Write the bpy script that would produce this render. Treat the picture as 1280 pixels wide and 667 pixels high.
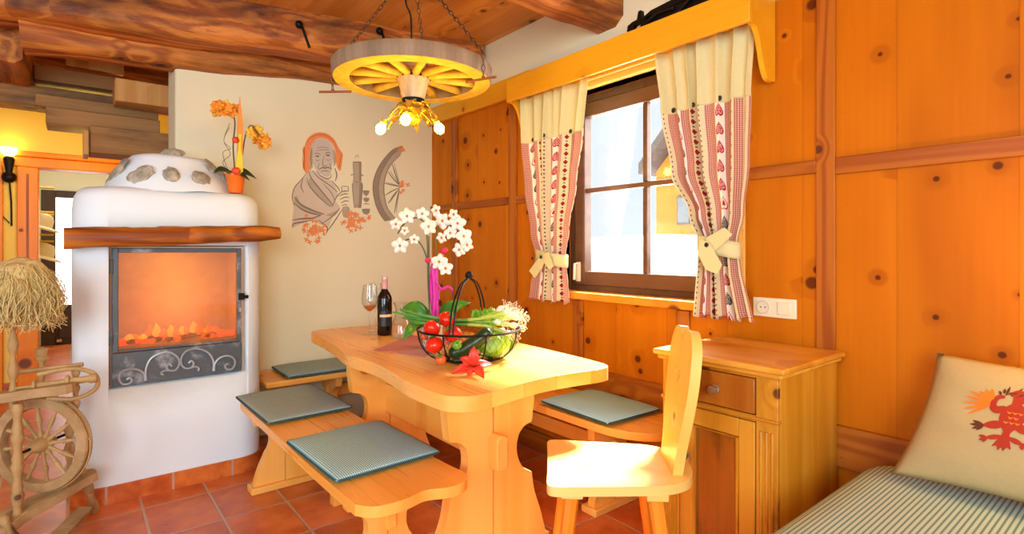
import bpy, bmesh, math, random
from mathutils import Vector, Matrix, noise as mnoise
from mathutils.geometry import tessellate_polygon
random.seed(7)
R = math.radians
SC = bpy.context.scene
COL = SC.collection
for o in list(bpy.data.objects):
    bpy.data.objects.remove(o)

# ------------------------------------------------------------------ camera, world, sun, exposure
CAM_H = 1.2
cam_d = bpy.data.cameras.new('camera'); cam = bpy.data.objects.new('camera', cam_d); COL.objects.link(cam)
cam.location = (0, 0, CAM_H); cam.rotation_euler = (R(90), 0, R(-38.967))
cam_d.sensor_width = 36; cam_d.lens = 19.125; cam_d.shift_y = -0.0168; cam_d.clip_start = 0.02
SC.camera = cam
SC.view_settings.view_transform = 'Standard'; SC.view_settings.look = 'None'
SC.view_settings.gamma = 1.0; SC.view_settings.use_curve_mapping = False
SC.view_settings.exposure = 0.33
SC.cycles.use_denoising = True
SC.cycles.max_bounces = 7; SC.cycles.diffuse_bounces = 4; SC.cycles.glossy_bounces = 3
SC.cycles.transmission_bounces = 6; SC.cycles.transparent_max_bounces = 12
SC.cycles.sample_clamp_indirect = 6.0; SC.cycles.caustics_reflective = False; SC.cycles.caustics_refractive = False
w = bpy.data.worlds.new('world'); SC.world = w; w.use_nodes = True
w.node_tree.nodes['Background'].inputs[0].default_value = (0.86, 0.93, 1.0, 1)
w.node_tree.nodes['Background'].inputs[1].default_value = 0.9
def lamp(kind, name, loc, energy, color, size=0.1, rot=None, size_y=None, direction=None):
    l = bpy.data.lights.new(name, kind); o = bpy.data.objects.new(name, l); COL.objects.link(o)
    o.location = loc; l.energy = energy; l.color = color
    if kind == 'AREA':
        l.size = size
        if size_y: l.shape = 'RECTANGLE'; l.size_y = size_y
    elif kind == 'SUN': l.angle = size
    else: l.shadow_soft_size = size
    if direction: o.rotation_euler = Vector(direction).to_track_quat('-Z', 'Y').to_euler()
    elif rot: o.rotation_euler = rot
    return o
lamp('SUN', 'sun', (6, 5, 8), 52.0, (1.0, 0.97, 0.90), R(14), direction=(-1, -0.28, -1.19))
# area lamp added on the left for the stove, daylight of other windows behind the photographer, and the window's own sky light
lamp('AREA', 'left_daylight_fill', (-2.4, 0.7, 1.35), 36, (0.76, 0.90, 1.0), 1.5, size_y=1.4, direction=(1, 0.95, -0.12))
lamp('AREA', 'rear_window_daylight', (-1.1, -1.5, 1.55), 85, (0.80, 0.91, 1.0), 1.6, size_y=1.4, direction=(0.32, 1, -0.10))
lamp('AREA', 'window_skylight', (2.62, 1.75, 1.6), 22, (0.95, 0.97, 1.0), 0.8, size_y=0.9, direction=(-1, -0.1, -0.35))
# warm fill added overhead, then the room's bedside lamp, both out of frame
lamp('POINT', 'warm_fill_light', (0.35, 0.2, 2.3), 10, (1.0, 0.84, 0.52), 0.15)
lamp('POINT', 'bedside_lamp_light', (1.93, 0.02, 1.18), 7.5, (1.0, 0.62, 0.18), 0.06)
lamp('POINT', 'landing_lamp_light', (0.1, 5.2, 1.9), 16, (1.0, 0.72, 0.14), 0.1)
lamp('AREA', 'hall_fill_light', (0.1, 7.7, 2.5), 16, (1.0, 0.97, 0.92), 0.9, direction=(0, 0, -1))  # area lamp added under the closed ceiling to brighten the hall

# ------------------------------------------------------------------ shader helpers
def lin(h):
    h = h.lstrip('#'); c = [int(h[i:i+2], 16)/255 for i in (0, 2, 4)]
    return tuple((v/12.92 if v <= 0.04045 else ((v+0.055)/1.055)**2.4) for v in c) + (1,)
class S:                                                # a scalar socket with operators
    def __init__(s, g, k): s.g = g; s.k = k
    def _b(s, op, o, rev=False): return s.g.m(op, o, s) if rev else s.g.m(op, s, o)
    def __add__(s, o): return s._b('ADD', o)
    def __radd__(s, o): return s._b('ADD', o)
    def __sub__(s, o): return s._b('SUBTRACT', o)
    def __rsub__(s, o): return s._b('SUBTRACT', o, True)
    def __mul__(s, o): return s._b('MULTIPLY', o)
    def __rmul__(s, o): return s._b('MULTIPLY', o)
    def __truediv__(s, o): return s._b('DIVIDE', o)
    def __lt__(s, o): return s._b('LESS_THAN', o)
    def __gt__(s, o): return s._b('GREATER_THAN', o)
class G:                                                # a material graph
    def __init__(s, name):
        s.mat = bpy.data.materials.new(name); s.mat.use_nodes = True
        s.nt = s.mat.node_tree; s.b = s.nt.nodes['Principled BSDF']; s.out = s.nt.nodes['Material Output']
    def n(s, t, **kw):
        x = s.nt.nodes.new(t)
        for k, v in kw.items(): setattr(x, k, v)
        return x
    def put(s, sock, v):
        if isinstance(v, S): v = v.k
        if hasattr(v, 'links') or isinstance(v, bpy.types.NodeSocket): s.nt.links.new(v, sock)
        else: sock.default_value = v
    def m(s, op, a, b=0.0, c=None):
        x = s.n('ShaderNodeMath', operation=op)
        s.put(x.inputs[0], a); s.put(x.inputs[1], b)
        if c is not None: s.put(x.inputs[2], c)
        return S(s, x.outputs[0])
    def floor(s, a): return s.m('FLOOR', a)
    def fract(s, a): return s.m('FRACT', a)
    def abs(s, a): return s.m('ABSOLUTE', a)
    def min(s, a, b): return s.m('MINIMUM', a, b)
    def max(s, a, b): return s.m('MAXIMUM', a, b)
    def step(s, a, lo, hi):                             # smooth ramp 0..1
        x = s.n('ShaderNodeMapRange', interpolation_type='SMOOTHSTEP')
        s.put(x.inputs[0], a); s.put(x.inputs[1], lo); s.put(x.inputs[2], hi)
        return S(s, x.outputs[0])
    def xyz(s, kind='Object', rand=0.0):
        t = s.n('ShaderNodeTexCoord'); sp = s.n('ShaderNodeSeparateXYZ'); s.nt.links.new(t.outputs[kind], sp.inputs[0])
        r = [S(s, sp.outputs[i]) for i in range(3)]
        if rand:
            oi = s.n('ShaderNodeObjectInfo'); q = S(s, oi.outputs['Random'])*rand
            r = [r[0]+q, r[1]+q*1.7, r[2]+q*0.6]
        return r
    def vec(s, x, y, z):
        c = s.n('ShaderNodeCombineXYZ')
        for i, v in enumerate((x, y, z)): s.put(c.inputs[i], v)
        return c.outputs[0]
    def noise(s, v, scale=1, detail=3, rough=0.5, dist=0.0):
        x = s.n('ShaderNodeTexNoise'); s.put(x.inputs['Vector'], v); x.inputs['Scale'].default_value = scale
        x.inputs['Detail'].default_value = detail; x.inputs['Roughness'].default_value = rough; x.inputs['Distortion'].default_value = dist
        return S(s, x.outputs[0])
    def white(s, a):
        x = s.n('ShaderNodeTexWhiteNoise', noise_dimensions='1D'); s.put(x.inputs['W'], a); return S(s, x.outputs[0])
    def voro(s, v, scale=1, feature='F1', dims='3D'):
        x = s.n('ShaderNodeTexVoronoi', feature=feature, voronoi_dimensions=dims); s.put(x.inputs['Vector'], v); x.inputs['Scale'].default_value = scale
        sp = None
        if feature == 'F1':
            sp = s.n('ShaderNodeSeparateColor'); s.nt.links.new(x.outputs['Color'], sp.inputs[0])
        return S(s, x.outputs['Distance']), (S(s, sp.outputs[0]) if sp else None)
    def mix(s, a, b, f):
        x = s.n('ShaderNodeMix', data_type='RGBA'); s.put(x.inputs[0], f); s.put(x.inputs[6], a); s.put(x.inputs[7], b)
        return x.outputs[2]
    def bright(s, col, f):
        x = s.n('ShaderNodeVectorMath', operation='SCALE'); s.put(x.inputs[0], col[:3] if isinstance(col, tuple) else col); s.put(x.inputs[3], f); return x.outputs[0]
    def bump(s, h, strength=0.2, dist=0.01):
        x = s.n('ShaderNodeBump'); x.inputs['Strength'].default_value = strength; x.inputs['Distance'].default_value = dist
        s.put(x.inputs['Height'], h); s.nt.links.new(x.outputs[0], s.b.inputs['Normal'])
    def fin(s, col, rough=0.5, metal=0.0, spec=None, **kw):
        s.put(s.b.inputs['Base Color'], col); s.put(s.b.inputs['Roughness'], rough); s.put(s.b.inputs['Metallic'], metal)
        if spec is not None: s.b.inputs['Specular IOR Level'].default_value = spec
        for k, v in kw.items(): s.put(s.b.inputs[k.replace('_', ' ')], v)
        return s.mat

def sat(h, k=1.0):
    h = h.lstrip('#'); c = [int(h[i:i+2], 16) for i in (0, 2, 4)]; l = 0.3*c[0]+0.6*c[1]+0.1*c[2]
    return '#%02x%02x%02x' % tuple(max(0, min(255, round(l+(v-l)*k))) for v in c)
def wood(name, light, mid, dark, axis='Z', sc=1.0, ring=0.5, knots=0.5, kscale=4.0, board=None, rough=0.42, bump=0.15, rfreq=5.0, kcol='#4a1d08', patch=0.0, pcol='#2a1408', rand=5.0, fine=0.35, k=1.0, nrm=None, seamd=0.75, spec=0.35):
    light, mid, dark, kcol = [sat(c, k) for c in (light, mid, dark, kcol)]
    g = G(name); p = g.xyz('Object', rand)
    i = 'XYZ'.index(axis); al = p[i]; a, b = [p[j] for j in range(3) if j != i]
    bv = None
    if board:
        j = 'XYZ'.index(board[0]); q = p[j]*(1.0/board[1]); rn = g.white(g.floor(q))
        al = al + rn*9.0; bv = (rn-0.5)*board[2]; f = g.fract(q)
        seam = g.step(g.min(f, 1.0-f), 0.0, 0.012/board[1]*0.35)
    wob = g.noise(g.vec(a*3.0, b*3.0, al*0.9), 1, 2)
    others = [c for c in 'XYZ' if c != axis]; nrm = nrm or {'Z': 'Y', 'X': 'Z', 'Y': 'Z'}[axis]
    ka, kb = a*0.85, b*0.85
    kd, kr = g.voro(g.vec((kb if others[0] == nrm else ka) + 0.37, al*0.85, 0.0), kscale, dims='2D')
    rad = g.m('POWER', g.max(kr-(1.0-knots), 0.0)*(1.0/max(knots, 0.01)), 2.0)*0.15 + (kr > (1.0-knots))*0.055
    kk = 1.0-g.step(kd + (wob-0.5)*0.05, rad*0.6-0.003, rad*1.05)
    halo = 1.0-g.step(kd, rad, rad*3.2+0.02)
    n = g.noise(g.vec(a*5*sc, b*5*sc, al*0.34*sc), 1, 2.5, 0.5, 0.25)
    s = g.m('SINE', (n*rfreq + halo*0.9 + wob*0.5)*6.283)
    fi = g.noise(g.vec(a*90*sc, b*90*sc, al*2.6*sc), 1, 2)
    f1 = g.m('MULTIPLY_ADD', s, 0.5*ring, 0.5) + (fi-0.5)*fine
    col = g.mix(lin(light), lin(mid), g.step(f1, 0.1, 0.95))
    col = g.mix(col, lin(dark), g.step(wob + halo*0.25, 0.52, 0.9)*0.6)
    if patch:
        pn = g.noise(g.vec(a*4, b*4, al*1.1), 1.0, 5, 0.65, 0.4)
        col = g.mix(col, lin(pcol), g.step(pn, 0.62-patch*0.3, 0.74)*0.85)
        ck = g.noise(g.vec(a*26, b*26, al*0.8), 1.0, 3, 0.6)
        col = g.mix(col, lin(pcol), g.step(ck, 0.60, 0.70)*0.7*patch)
    col = g.mix(col, lin(kcol), kk*(0.86 if knots else 0))
    if board:
        col = g.bright(col, 1.0 + bv); col = g.mix(g.bright(col, seamd), col, seam)
    if bump: g.bump(f1*0.6 - kk*0.4, bump, 0.004)
    return g.fin(col, g.m('MULTIPLY_ADD', fi, 0.2, rough-0.1), spec=spec)
def plain(name, col, rough=0.5, metal=0.0, var=0.0, vs=20.0, bump=0.0, **kw):
    g = G(name); p = g.xyz('Object', 3.0); c = lin(col)
    if var or bump:
        n = g.noise(g.vec(p[0], p[1], p[2]), vs, 4, 0.6)
        if var: c = g.bright(c, g.m('MULTIPLY_ADD', n, 2*var, 1-var))
        if bump: g.bump(n, bump, 0.01)
    return g.fin(c, rough, metal, **kw)
def emit(name, col, strength, base=None):
    g = G(name); g.b.inputs['Emission Strength'].default_value = strength
    return g.fin(lin(base or col), 0.5, Emission_Color=lin(col))
def glass(name, col='#ffffff', rough=0.0, ior=1.45):
    g = G(name); t = g.n('ShaderNodeBsdfTransparent'); gl = g.n('ShaderNodeBsdfGlossy'); gl.inputs['Roughness'].default_value = 0.02
    t.inputs[0].default_value = (0.97, 0.98, 0.97, 1)
    lw = g.n('ShaderNodeLayerWeight'); lw.inputs[0].default_value = 0.35; f = S(g, lw.outputs['Facing']); f = g.m('POWER', f, 2.2)*0.75 + 0.05
    mx = g.n('ShaderNodeMixShader'); g.put(mx.inputs[0], f)
    g.nt.links.new(t.outputs[0], mx.inputs[1]); g.nt.links.new(gl.outputs[0], mx.inputs[2]); g.nt.links.new(mx.outputs[0], g.out.inputs[0])
    return g.mat
def pane_mat(name, tint, alpha_tr, gloss_rough=0.03):     # thin pane: mostly see-through with a weak reflection
    g = G(name); t = g.n('ShaderNodeBsdfTransparent'); t.inputs[0].default_value = lin(tint)
    gl = g.n('ShaderNodeBsdfGlossy'); gl.inputs['Roughness'].default_value = gloss_rough
    mx = g.n('ShaderNodeMixShader'); mx.inputs[0].default_value = alpha_tr
    g.nt.links.new(t.outputs[0], mx.inputs[1]); g.nt.links.new(gl.outputs[0], mx.inputs[2]); g.nt.links.new(mx.outputs[0], g.out.inputs[0])
    return g.mat

# ------------------------------------------------------------------ mesh helpers
class MB:
    def __init__(s): s.bm = bmesh.new(); s.uv = None
    def box(s, x0, x1, y0, y1, z0, z1, M=None):
        vs = [Vector((x, y, z)) for x in (x0, x1) for y in (y0, y1) for z in (z0, z1)]
        if M: vs = [M @ v for v in vs]
        v = [s.bm.verts.new(p) for p in vs]
        for f in ((0, 1, 3, 2), (4, 6, 7, 5), (0, 4, 5, 1), (2, 3, 7, 6), (0, 2, 6, 4), (1, 5, 7, 3)): s.bm.faces.new([v[i] for i in f])
        return s
    def prism(s, loops, a0, a1, M=None, axis='Z'):       # outline (and holes) extruded along an axis
        if not isinstance(loops[0][0], (tuple, list, Vector)): loops = [loops]
        def P(u, v, w):
            q = Vector((u, v, w)) if axis == 'Z' else Vector((u, w, v)) if axis == 'Y' else Vector((w, u, v))
            return M @ q if M else q
        tri = tessellate_polygon([[Vector((u, v, 0)) for u, v in l] for l in loops])
        flat = [p for l in loops for p in l]
        lo = [s.bm.verts.new(P(u, v, a0)) for u, v in flat]; hi = [s.bm.verts.new(P(u, v, a1)) for u, v in flat]
        for t in tri:
            for V in (lo, hi):
                try: s.bm.faces.new([V[i] for i in t])
                except ValueError: pass
        k = 0
        for l in loops:
            n = len(l)
            for i in range(n):
                j = (i+1) % n
                try: s.bm.faces.new((lo[k+i], lo[k+j], hi[k+j], hi[k+i]))
                except ValueError: pass
            k += n
        return s
    def tube(s, pts, r, n=8, closed=False, M=None):
        pts = [Vector(p) for p in pts]; m = len(pts)
        rs = r if isinstance(r, (list, tuple)) else [r]*m
        rings = []; up = None
        for i, p in enumerate(pts):
            a = pts[(i-1) % m] if (closed or i > 0) else p
            b = pts[(i+1) % m] if (closed or i < m-1) else p
            t = (b-a); t = t.normalized() if t.length > 1e-9 else Vector((0, 0, 1))
            if up is None: up = t.orthogonal().normalized()
            up = (up - t*up.dot(t)); up = up.normalized() if up.length > 1e-6 else t.orthogonal().normalized()
            sd = t.cross(up)
            ring = []
            for k in range(n):
                an = 2*math.pi*k/n; q = p + (up*math.cos(an) + sd*math.sin(an))*rs[i]
                ring.append(s.bm.verts.new(M @ q if M else q))
            rings.append(ring)
        for i in range(m if closed else m-1):
            A, B = rings[i], rings[(i+1) % m]
            for k in range(n): s.bm.faces.new((A[k], A[(k+1) % n], B[(k+1) % n], B[k]))
        if not closed:
            s.bm.faces.new(rings[0][::-1]); s.bm.faces.new(rings[-1])
        return s
    def lathe(s, prof, c=(0, 0, 0), n=24, M=None, wob=0.0):
        c = Vector(c); rings = []; ring_closed = prof[0] == prof[-1]
        if ring_closed: prof = prof[:-1]
        for (r, z) in prof:
            if r < 1e-5:
                q = c + Vector((0, 0, z)); rings.append([s.bm.verts.new(M @ q if M else q)]); continue
            ring = []
            for k in range(n):
                a = 2*math.pi*k/n; rr = r*(1 + wob*math.sin(3*a+z*40))
                q = c + Vector((rr*math.cos(a), rr*math.sin(a), z)); ring.append(s.bm.verts.new(M @ q if M else q))
            rings.append(ring)
        for A, B in (list(zip(rings, rings[1:])) + ([(rings[-1], rings[0])] if ring_closed else [])):
            if len(A) == 1 and len(B) == 1: continue
            for k in range(n):
                k2 = (k+1) % n
                if len(A) == 1: s.bm.faces.new((A[0], B[k2], B[k]))
                elif len(B) == 1: s.bm.faces.new((A[k], A[k2], B[0]))
                else: s.bm.faces.new((A[k], A[k2], B[k2], B[k]))
        for ring, fl in ((rings[0], True), (rings[-1], False)):
            if len(ring) > 1 and not ring_closed: s.bm.faces.new(ring[::-1] if fl else ring)
        return s
    def ball(s, c, r, n=16, m=10, sx=1, sy=1, sz=1, M=None, amp=0.0, f=3.0):
        prof = []
        c = Vector(c); rings = []
        for i in range(m+1):
            th = math.pi*i/m
            if i in (0, m):
                q = Vector((0, 0, math.cos(th)*r*sz)); q = (M @ q if M else q) + c; rings.append([s.bm.verts.new(q)]); continue
            ring = []
            for k in range(n):
                a = 2*math.pi*k/n; d = Vector((math.sin(th)*math.cos(a), math.sin(th)*math.sin(a), math.cos(th)))
                rr = r*(1 + amp*mnoise.noise(d*f + c*7))
                q = Vector((d.x*rr*sx, d.y*rr*sy, d.z*rr*sz)); q = (M @ q if M else q) + c
                ring.append(s.bm.verts.new(q))
            rings.append(ring)
        for A, B in zip(rings, rings[1:]):
            for k in range(n):
                k2 = (k+1) % n
                if len(A) == 1: s.bm.faces.new((A[0], B[k], B[k2]))
                elif len(B) == 1: s.bm.faces.new((A[k2], A[k], B[0]))
                else: s.bm.faces.new((A[k], B[k], B[k2], A[k2]))
        return s
    def sheet(s, grid, thick=0.0, uvs=None, closed_u=False):
        H = len(grid); W = len(grid[0])
        V = [[s.bm.verts.new(p) for p in row] for row in grid]
        if uvs and s.uv is None: s.uv = s.bm.loops.layers.uv.new('UVMap')
        for i in range(H-1):
            for j in range(W if closed_u else W-1):
                j2 = (j+1) % W; ids = ((i, j), (i, j2), (i+1, j2), (i+1, j))
                f = s.bm.faces.new([V[a][b] for a, b in ids])
                if uvs:
                    for l, (a, b) in zip(f.loops, ids): l[s.uv].uv = uvs[a][b]
        return s
    def poly(s, pts):
        v = [s.bm.verts.new(p) for p in pts]
        for t in tessellate_polygon([[Vector(p) for p in pts]]):
            try: s.bm.faces.new([v[i] for i in t])
            except ValueError: pass
        return s
    def build(s, name, mat, parent=None, world=True, bevel=0.0, angle=40, origin=None, seg=2, solid=0.0, sub=0, kind=None, label=None, smooth=True, recalc=True):
        if recalc: bmesh.ops.recalc_face_normals(s.bm, faces=s.bm.faces)
        me = bpy.data.meshes.new(name)
        if parent is not None and world: s.bm.transform(WM[parent.name].inverted())
        if parent is None and origin is not None: s.bm.transform(Matrix.Translation(-Vector(origin)))
        s.bm.to_mesh(me); s.bm.free()
        o = bpy.data.objects.new(name, me); COL.objects.link(o)
        me.materials.append(mat)
        if parent is not None:
            o.parent = parent; WM[o.name] = WM[parent.name]
        else:
            o.location = origin or (0, 0, 0); WM[o.name] = Matrix.Translation(Vector(origin or (0, 0, 0)))
        if solid:
            md = o.modifiers.new('solid', 'SOLIDIFY'); md.thickness = solid; md.offset = 0
        if bevel:
            md = o.modifiers.new('bevel', 'BEVEL'); md.width = bevel; md.segments = seg; md.limit_method = 'ANGLE'; md.angle_limit = R(40)
        if sub:
            md = o.modifiers.new('sub', 'SUBSURF'); md.levels = sub; md.render_levels = sub
        if smooth:
            me.polygons.foreach_set('use_smooth', [True]*len(me.polygons))
            if angle < 180: me.set_sharp_from_angle(angle=R(angle))
        if kind: o['kind'] = kind
        if label: o['label'] = label
        return o
WM = {}
def tag(o, label, cat, group=None):
    o['label'] = label; o['category'] = cat
    if group: o['group'] = group
    return o
def thing(name, label, cat, loc=(0, 0, 0), rz=0.0, group=None):
    o = bpy.data.objects.new(name, None); COL.objects.link(o); o.empty_display_size = 0.1
    o.location = loc; o.rotation_euler = (0, 0, rz)
    WM[o.name] = Matrix.Translation(Vector(loc)) @ Matrix.Rotation(rz, 4, 'Z')
    return tag(o, label, cat, group)
def dup(root, loc, rz=None, label=None):
    r = root.copy(); COL.objects.link(r); r.location = loc
    if rz is not None: r.rotation_euler = (0, 0, rz)
    if label: r['label'] = label
    for ch in list(root.children):
        c = ch.copy(); COL.objects.link(c); c.parent = r
        for gch in list(ch.children):
            d = gch.copy(); COL.objects.link(d); d.parent = c
    return r
def struct(o): o['kind'] = 'structure'; return o
# the photograph's geometry: right and forward vectors of the camera on the floor plan
FW = Vector((math.sin(R(38.967)), math.cos(R(38.967)), 0)); RT = Vector((FW.y, -FW.x, 0))
def PD(px, py, d): return FW*d + RT*((px-640)/680*d) + Vector((0, 0, CAM_H + (312-py)/680*d))
def PZ(px, py, z): return PD(px, py, 680*(CAM_H-z)/(py-312))
def PY(px, py, y):
    q = PD(px, py, 1.0) - Vector((0, 0, CAM_H)); t = y/q.y; return q*t + Vector((0, 0, CAM_H))
def spline(pts, n=8, closed=False):
    P = [Vector(p) for p in pts]; out = []; m = len(P)
    for i in range(m if closed else m-1):
        a = P[(i-1) % m] if (closed or i > 0) else P[i]; b = P[i]; c = P[(i+1) % m]; d = P[(i+2) % m] if (closed or i < m-2) else P[(i+1) % m]
        for k in range(n):
            t = k/n; out.append(0.5*((2*b) + (c-a)*t + (2*a-5*b+4*c-d)*t*t + (3*b-a-3*c+d)*t*t*t))
    if not closed: out.append(P[-1])
    return out
def sp2(pts, n=8, closed=True): return [(v.x, v.y) for v in spline([(a, b, 0) for a, b in pts], n, closed)]
def rrect(x0, x1, y0, y1, r, n=5):
    out = []
    for cx, cy, a0 in ((x1-r, y1-r, 0), (x0+r, y1-r, 90), (x0+r, y0+r, 180), (x1-r, y0+r, 270)):
        for k in range(n+1):
            a = R(a0+90*k/n); out.append((cx+r*math.cos(a), cy+r*math.sin(a)))
    return out
# ------------------------------------------------------------------ materials
M_ = {}
M_['panel'] = wood('panel_pine', '#c9740a', '#b66206', '#9a4c04', 'Z', 0.8, 0.25, 0.6, 7.0, ('Y', 0.31, 0.12), 0.45, 0.05, 3.0, kcol='#4a1806', rand=0, k=1.0, nrm='X', seamd=0.8, spec=0.12)
M_['rail'] = wood('larch_rail', '#b06414', '#964a08', '#7e3804', 'Y', 1.2, 0.75, 0.15, 4, None, 0.45, 0.12, 7, k=1.0, nrm='X')
M_['stile'] = wood('larch_stile', '#b06414', '#964a08', '#7e3804', 'Z', 1.2, 0.8, 0.12, 4, None, 0.45, 0.12, 7, k=1.0, nrm='X')
M_['pelmet'] = wood('pelmet_pine', '#eeae22', '#e29a12', '#d08808', 'Y', 0.7, 0.2, 0.25, 5, None, 0.4, 0.04, 3, kcol='#8a3d10', k=1.0, nrm='X')
M_['case'] = wood('casing_pine', '#e8c47e', '#dcae5f', '#d09c4a', 'Y', 0.9, 0.25, 0.15, 5, None, 0.45, 0.04, 3, kcol='#a8652a', k=1.3)
M_['sill'] = wood('sill_pine', '#e8962c', '#da801a', '#c86c0c', 'Y', 0.9, 0.3, 0.2, 5, None, 0.4, 0.04, 3, k=1.0, nrm='X')
M_['table'] = wood('table_pine', '#efbc6c', '#e3a14b', '#d78c33', 'Y', 0.8, 0.35, 0.22, 4.2, ('X', 0.16, 0.10), 0.3, 0.04, 3.2, kcol='#8d4a1c', rand=3, k=1.12)
M_['tleg'] = wood('table_leg_pine', '#eeb968', '#e3a24c', '#d68c36', 'Z', 0.8, 0.35, 0.2, 4.2, None, 0.35, 0.04, 3.2, kcol='#8d4a1c', k=1.12)
M_['bench'] = wood('bench_pine', '#efb863', '#e29c42', '#d5862c', 'Y', 0.8, 0.35, 0.22, 4.2, None, 0.3, 0.04, 3.2, kcol='#8d4a1c', k=1.12)
M_['benchx'] = wood('bench_pine_cross', '#efb863', '#e29c42', '#d5862c', 'X', 0.8, 0.35, 0.22, 4.2, None, 0.3, 0.04, 3.2, kcol='#8d4a1c', k=1.12)
M_['chair'] = wood('chair_pine', '#efd28a', '#e6c06e', '#dcae58', 'Y', 0.8, 0.3, 0.28, 5, None, 0.35, 0.03, 3, kcol='#b08a55', k=1.15)
M_['chairz'] = wood('chair_pine_upright', '#eecb78', '#e3b55c', '#d9a248', 'Z', 0.8, 0.3, 0.28, 5, None, 0.35, 0.03, 3, kcol='#a0662c', k=1.15)
M_['cleg'] = wood('chair_leg_pine', '#dc9a48', '#cc8230', '#b96c20', 'Z', 1, 0.3, 0.1, 5, None, 0.4, 0.03, 3, k=1.3)
M_['cabtop'] = wood('cabinet_top_pine', '#dcaa50', '#c98c30', '#a0641a', 'Y', 0.9, 0.4, 0.2, 4, None, 0.35, 0.06, 4, patch=0.12, pcol='#8a4a12', k=1.15)
M_['cab'] = wood('cabinet_pine', '#cc963a', '#b47a24', '#8a5212', 'Z', 0.9, 0.45, 0.4, 4.5, None, 0.38, 0.08, 4, patch=0.18, pcol='#6a330c', k=1.15, nrm='X')
M_['cabx'] = wood('cabinet_pine_rail', '#c48c34', '#ac701e', '#824a10', 'Y', 0.9, 0.45, 0.3, 4.5, None, 0.38, 0.08, 4, patch=0.18, pcol='#6a330c', k=1.15, nrm='X')
M_['cabdark'] = wood('cabinet_panel_pine', '#b06f26', '#965212', '#713708', 'Z', 0.9, 0.5, 0.4, 5, None, 0.36, 0.06, 4, patch=0.25, pcol='#4a2208', k=1.08, nrm='X')
M_['ceil'] = wood('ceiling_board', '#d09a58', '#b87c3a', '#946028', 'Y', 0.9, 0.4, 0.3, 4, ('X', 0.268, 0.18), 0.55, 0.1, 4, kcol='#5c2c0c', rand=0, patch=0.1, pcol='#6b3d18', k=1.2)
M_['beam'] = wood('hewn_beam', '#d88838', '#a85a20', '#643210', 'X', 1.6, 0.8, 0.25, 4, None, 0.6, 0.9, 5, kcol='#30150a', patch=0.75, pcol='#3a2012', fine=0.9, k=1.0)
M_['beamy'] = wood('hewn_beam_long', '#d08434', '#a05620', '#643210', 'Y', 1.6, 0.8, 0.25, 4, None, 0.6, 0.9, 5, kcol='#30150a', patch=0.75, pcol='#3a2012', fine=0.9, k=1.0)
M_['old'] = wood('weathered_timber', '#a87a46', '#8a6034', '#684424', 'X', 1.1, 0.55, 0.3, 4, None, 0.7, 0.5, 4, kcol='#33200f', patch=0.35, pcol='#4c3a2c', fine=0.7)
M_['fresh'] = wood('sawn_timber', '#cf9a58', '#b97f3e', '#a06a2e', 'Z', 1.0, 0.4, 0.1, 4, None, 0.6, 0.2, 5)
M_['mantel'] = wood('mantel_larch', '#b06e2a', '#7a421a', '#48240c', 'X', 1.3, 0.9, 0.3, 4, None, 0.45, 0.5, 6, kcol='#30150a', patch=0.5, pcol='#4a220c', fine=0.8, k=1.2)
M_['spin'] = wood('old_grey_beech', '#bb9a66', '#a2814f', '#80633a', 'Z', 1.5, 0.4, 0.1, 6, None, 0.6, 0.2, 4, fine=0.5)
M_['spinx'] = wood('old_grey_beech_board', '#b5966a', '#98794c', '#7a5f3c', 'X', 1.5, 0.4, 0.1, 6, None, 0.6, 0.2, 4, fine=0.5)
M_['rim'] = wood('wheel_rim_ash', '#9c866a', '#826e56', '#665442', 'Z', 1.5, 0.4, 0.1, 6, None, 0.75, 0.4, 4, fine=0.6)
M_['spoke'] = wood('bulb_tinted_ash', '#ecc84c', '#dcae38', '#b88c2c', 'Z', 1.5, 0.4, 0.1, 6, None, 0.6, 0.2, 4)  # ash with the bulbs' yellow light mixed into its colour
M_['hub'] = wood('wheel_hub_elm', '#d9c196', '#c0a070', '#8f6f48', 'Z', 1.5, 0.6, 0.4, 9, None, 0.7, 0.5, 5, patch=0.3, pcol='#5a4430', fine=0.8)
M_['frame'] = wood('window_frame_oak', '#6b4a30', '#573a24', '#432b19', 'Y', 1.3, 0.4, 0.0, 4, None, 0.35, 0.05, 4)
M_['framez'] = wood('window_frame_oak_upright', '#6b4a30', '#573a24', '#432b19', 'Z', 1.3, 0.4, 0.0, 4, None, 0.35, 0.05, 4)
M_['doorcase'] = wood('door_case_pine', '#ee9a30', '#e38618', '#d8760c', 'Z', 0.7, 0.2, 0.1, 4, None, 0.4, 0.03, 3, k=1.2)
M_['darkdoor'] = wood('dark_hall_door', '#4a3628', '#392819', '#2a1c12', 'Z', 1, 0.3, 0, 4, None, 0.4, 0.05, 4)
def plaster(name, col, amp=0.35, rough=0.85):
    g = G(name); p = g.xyz('Object'); v = g.vec(p[0], p[1], p[2])
    n = g.noise(v, 5, 4, 0.55); n2 = g.noise(v, 1.7, 2)
    g.bump(n, amp, 0.02)
    return g.fin(g.bright(lin(col), g.m('MULTIPLY_ADD', n2, 0.08, 0.96)), rough)
M_['plaster'] = plaster('white_plaster', '#e8e4c2', 0.15)
M_['stove'] = plaster('stove_plaster', '#e2f0f6', 0.3)
M_['yellow'] = plaster('landing_plaster', '#f7da70', 0.15)
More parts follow.
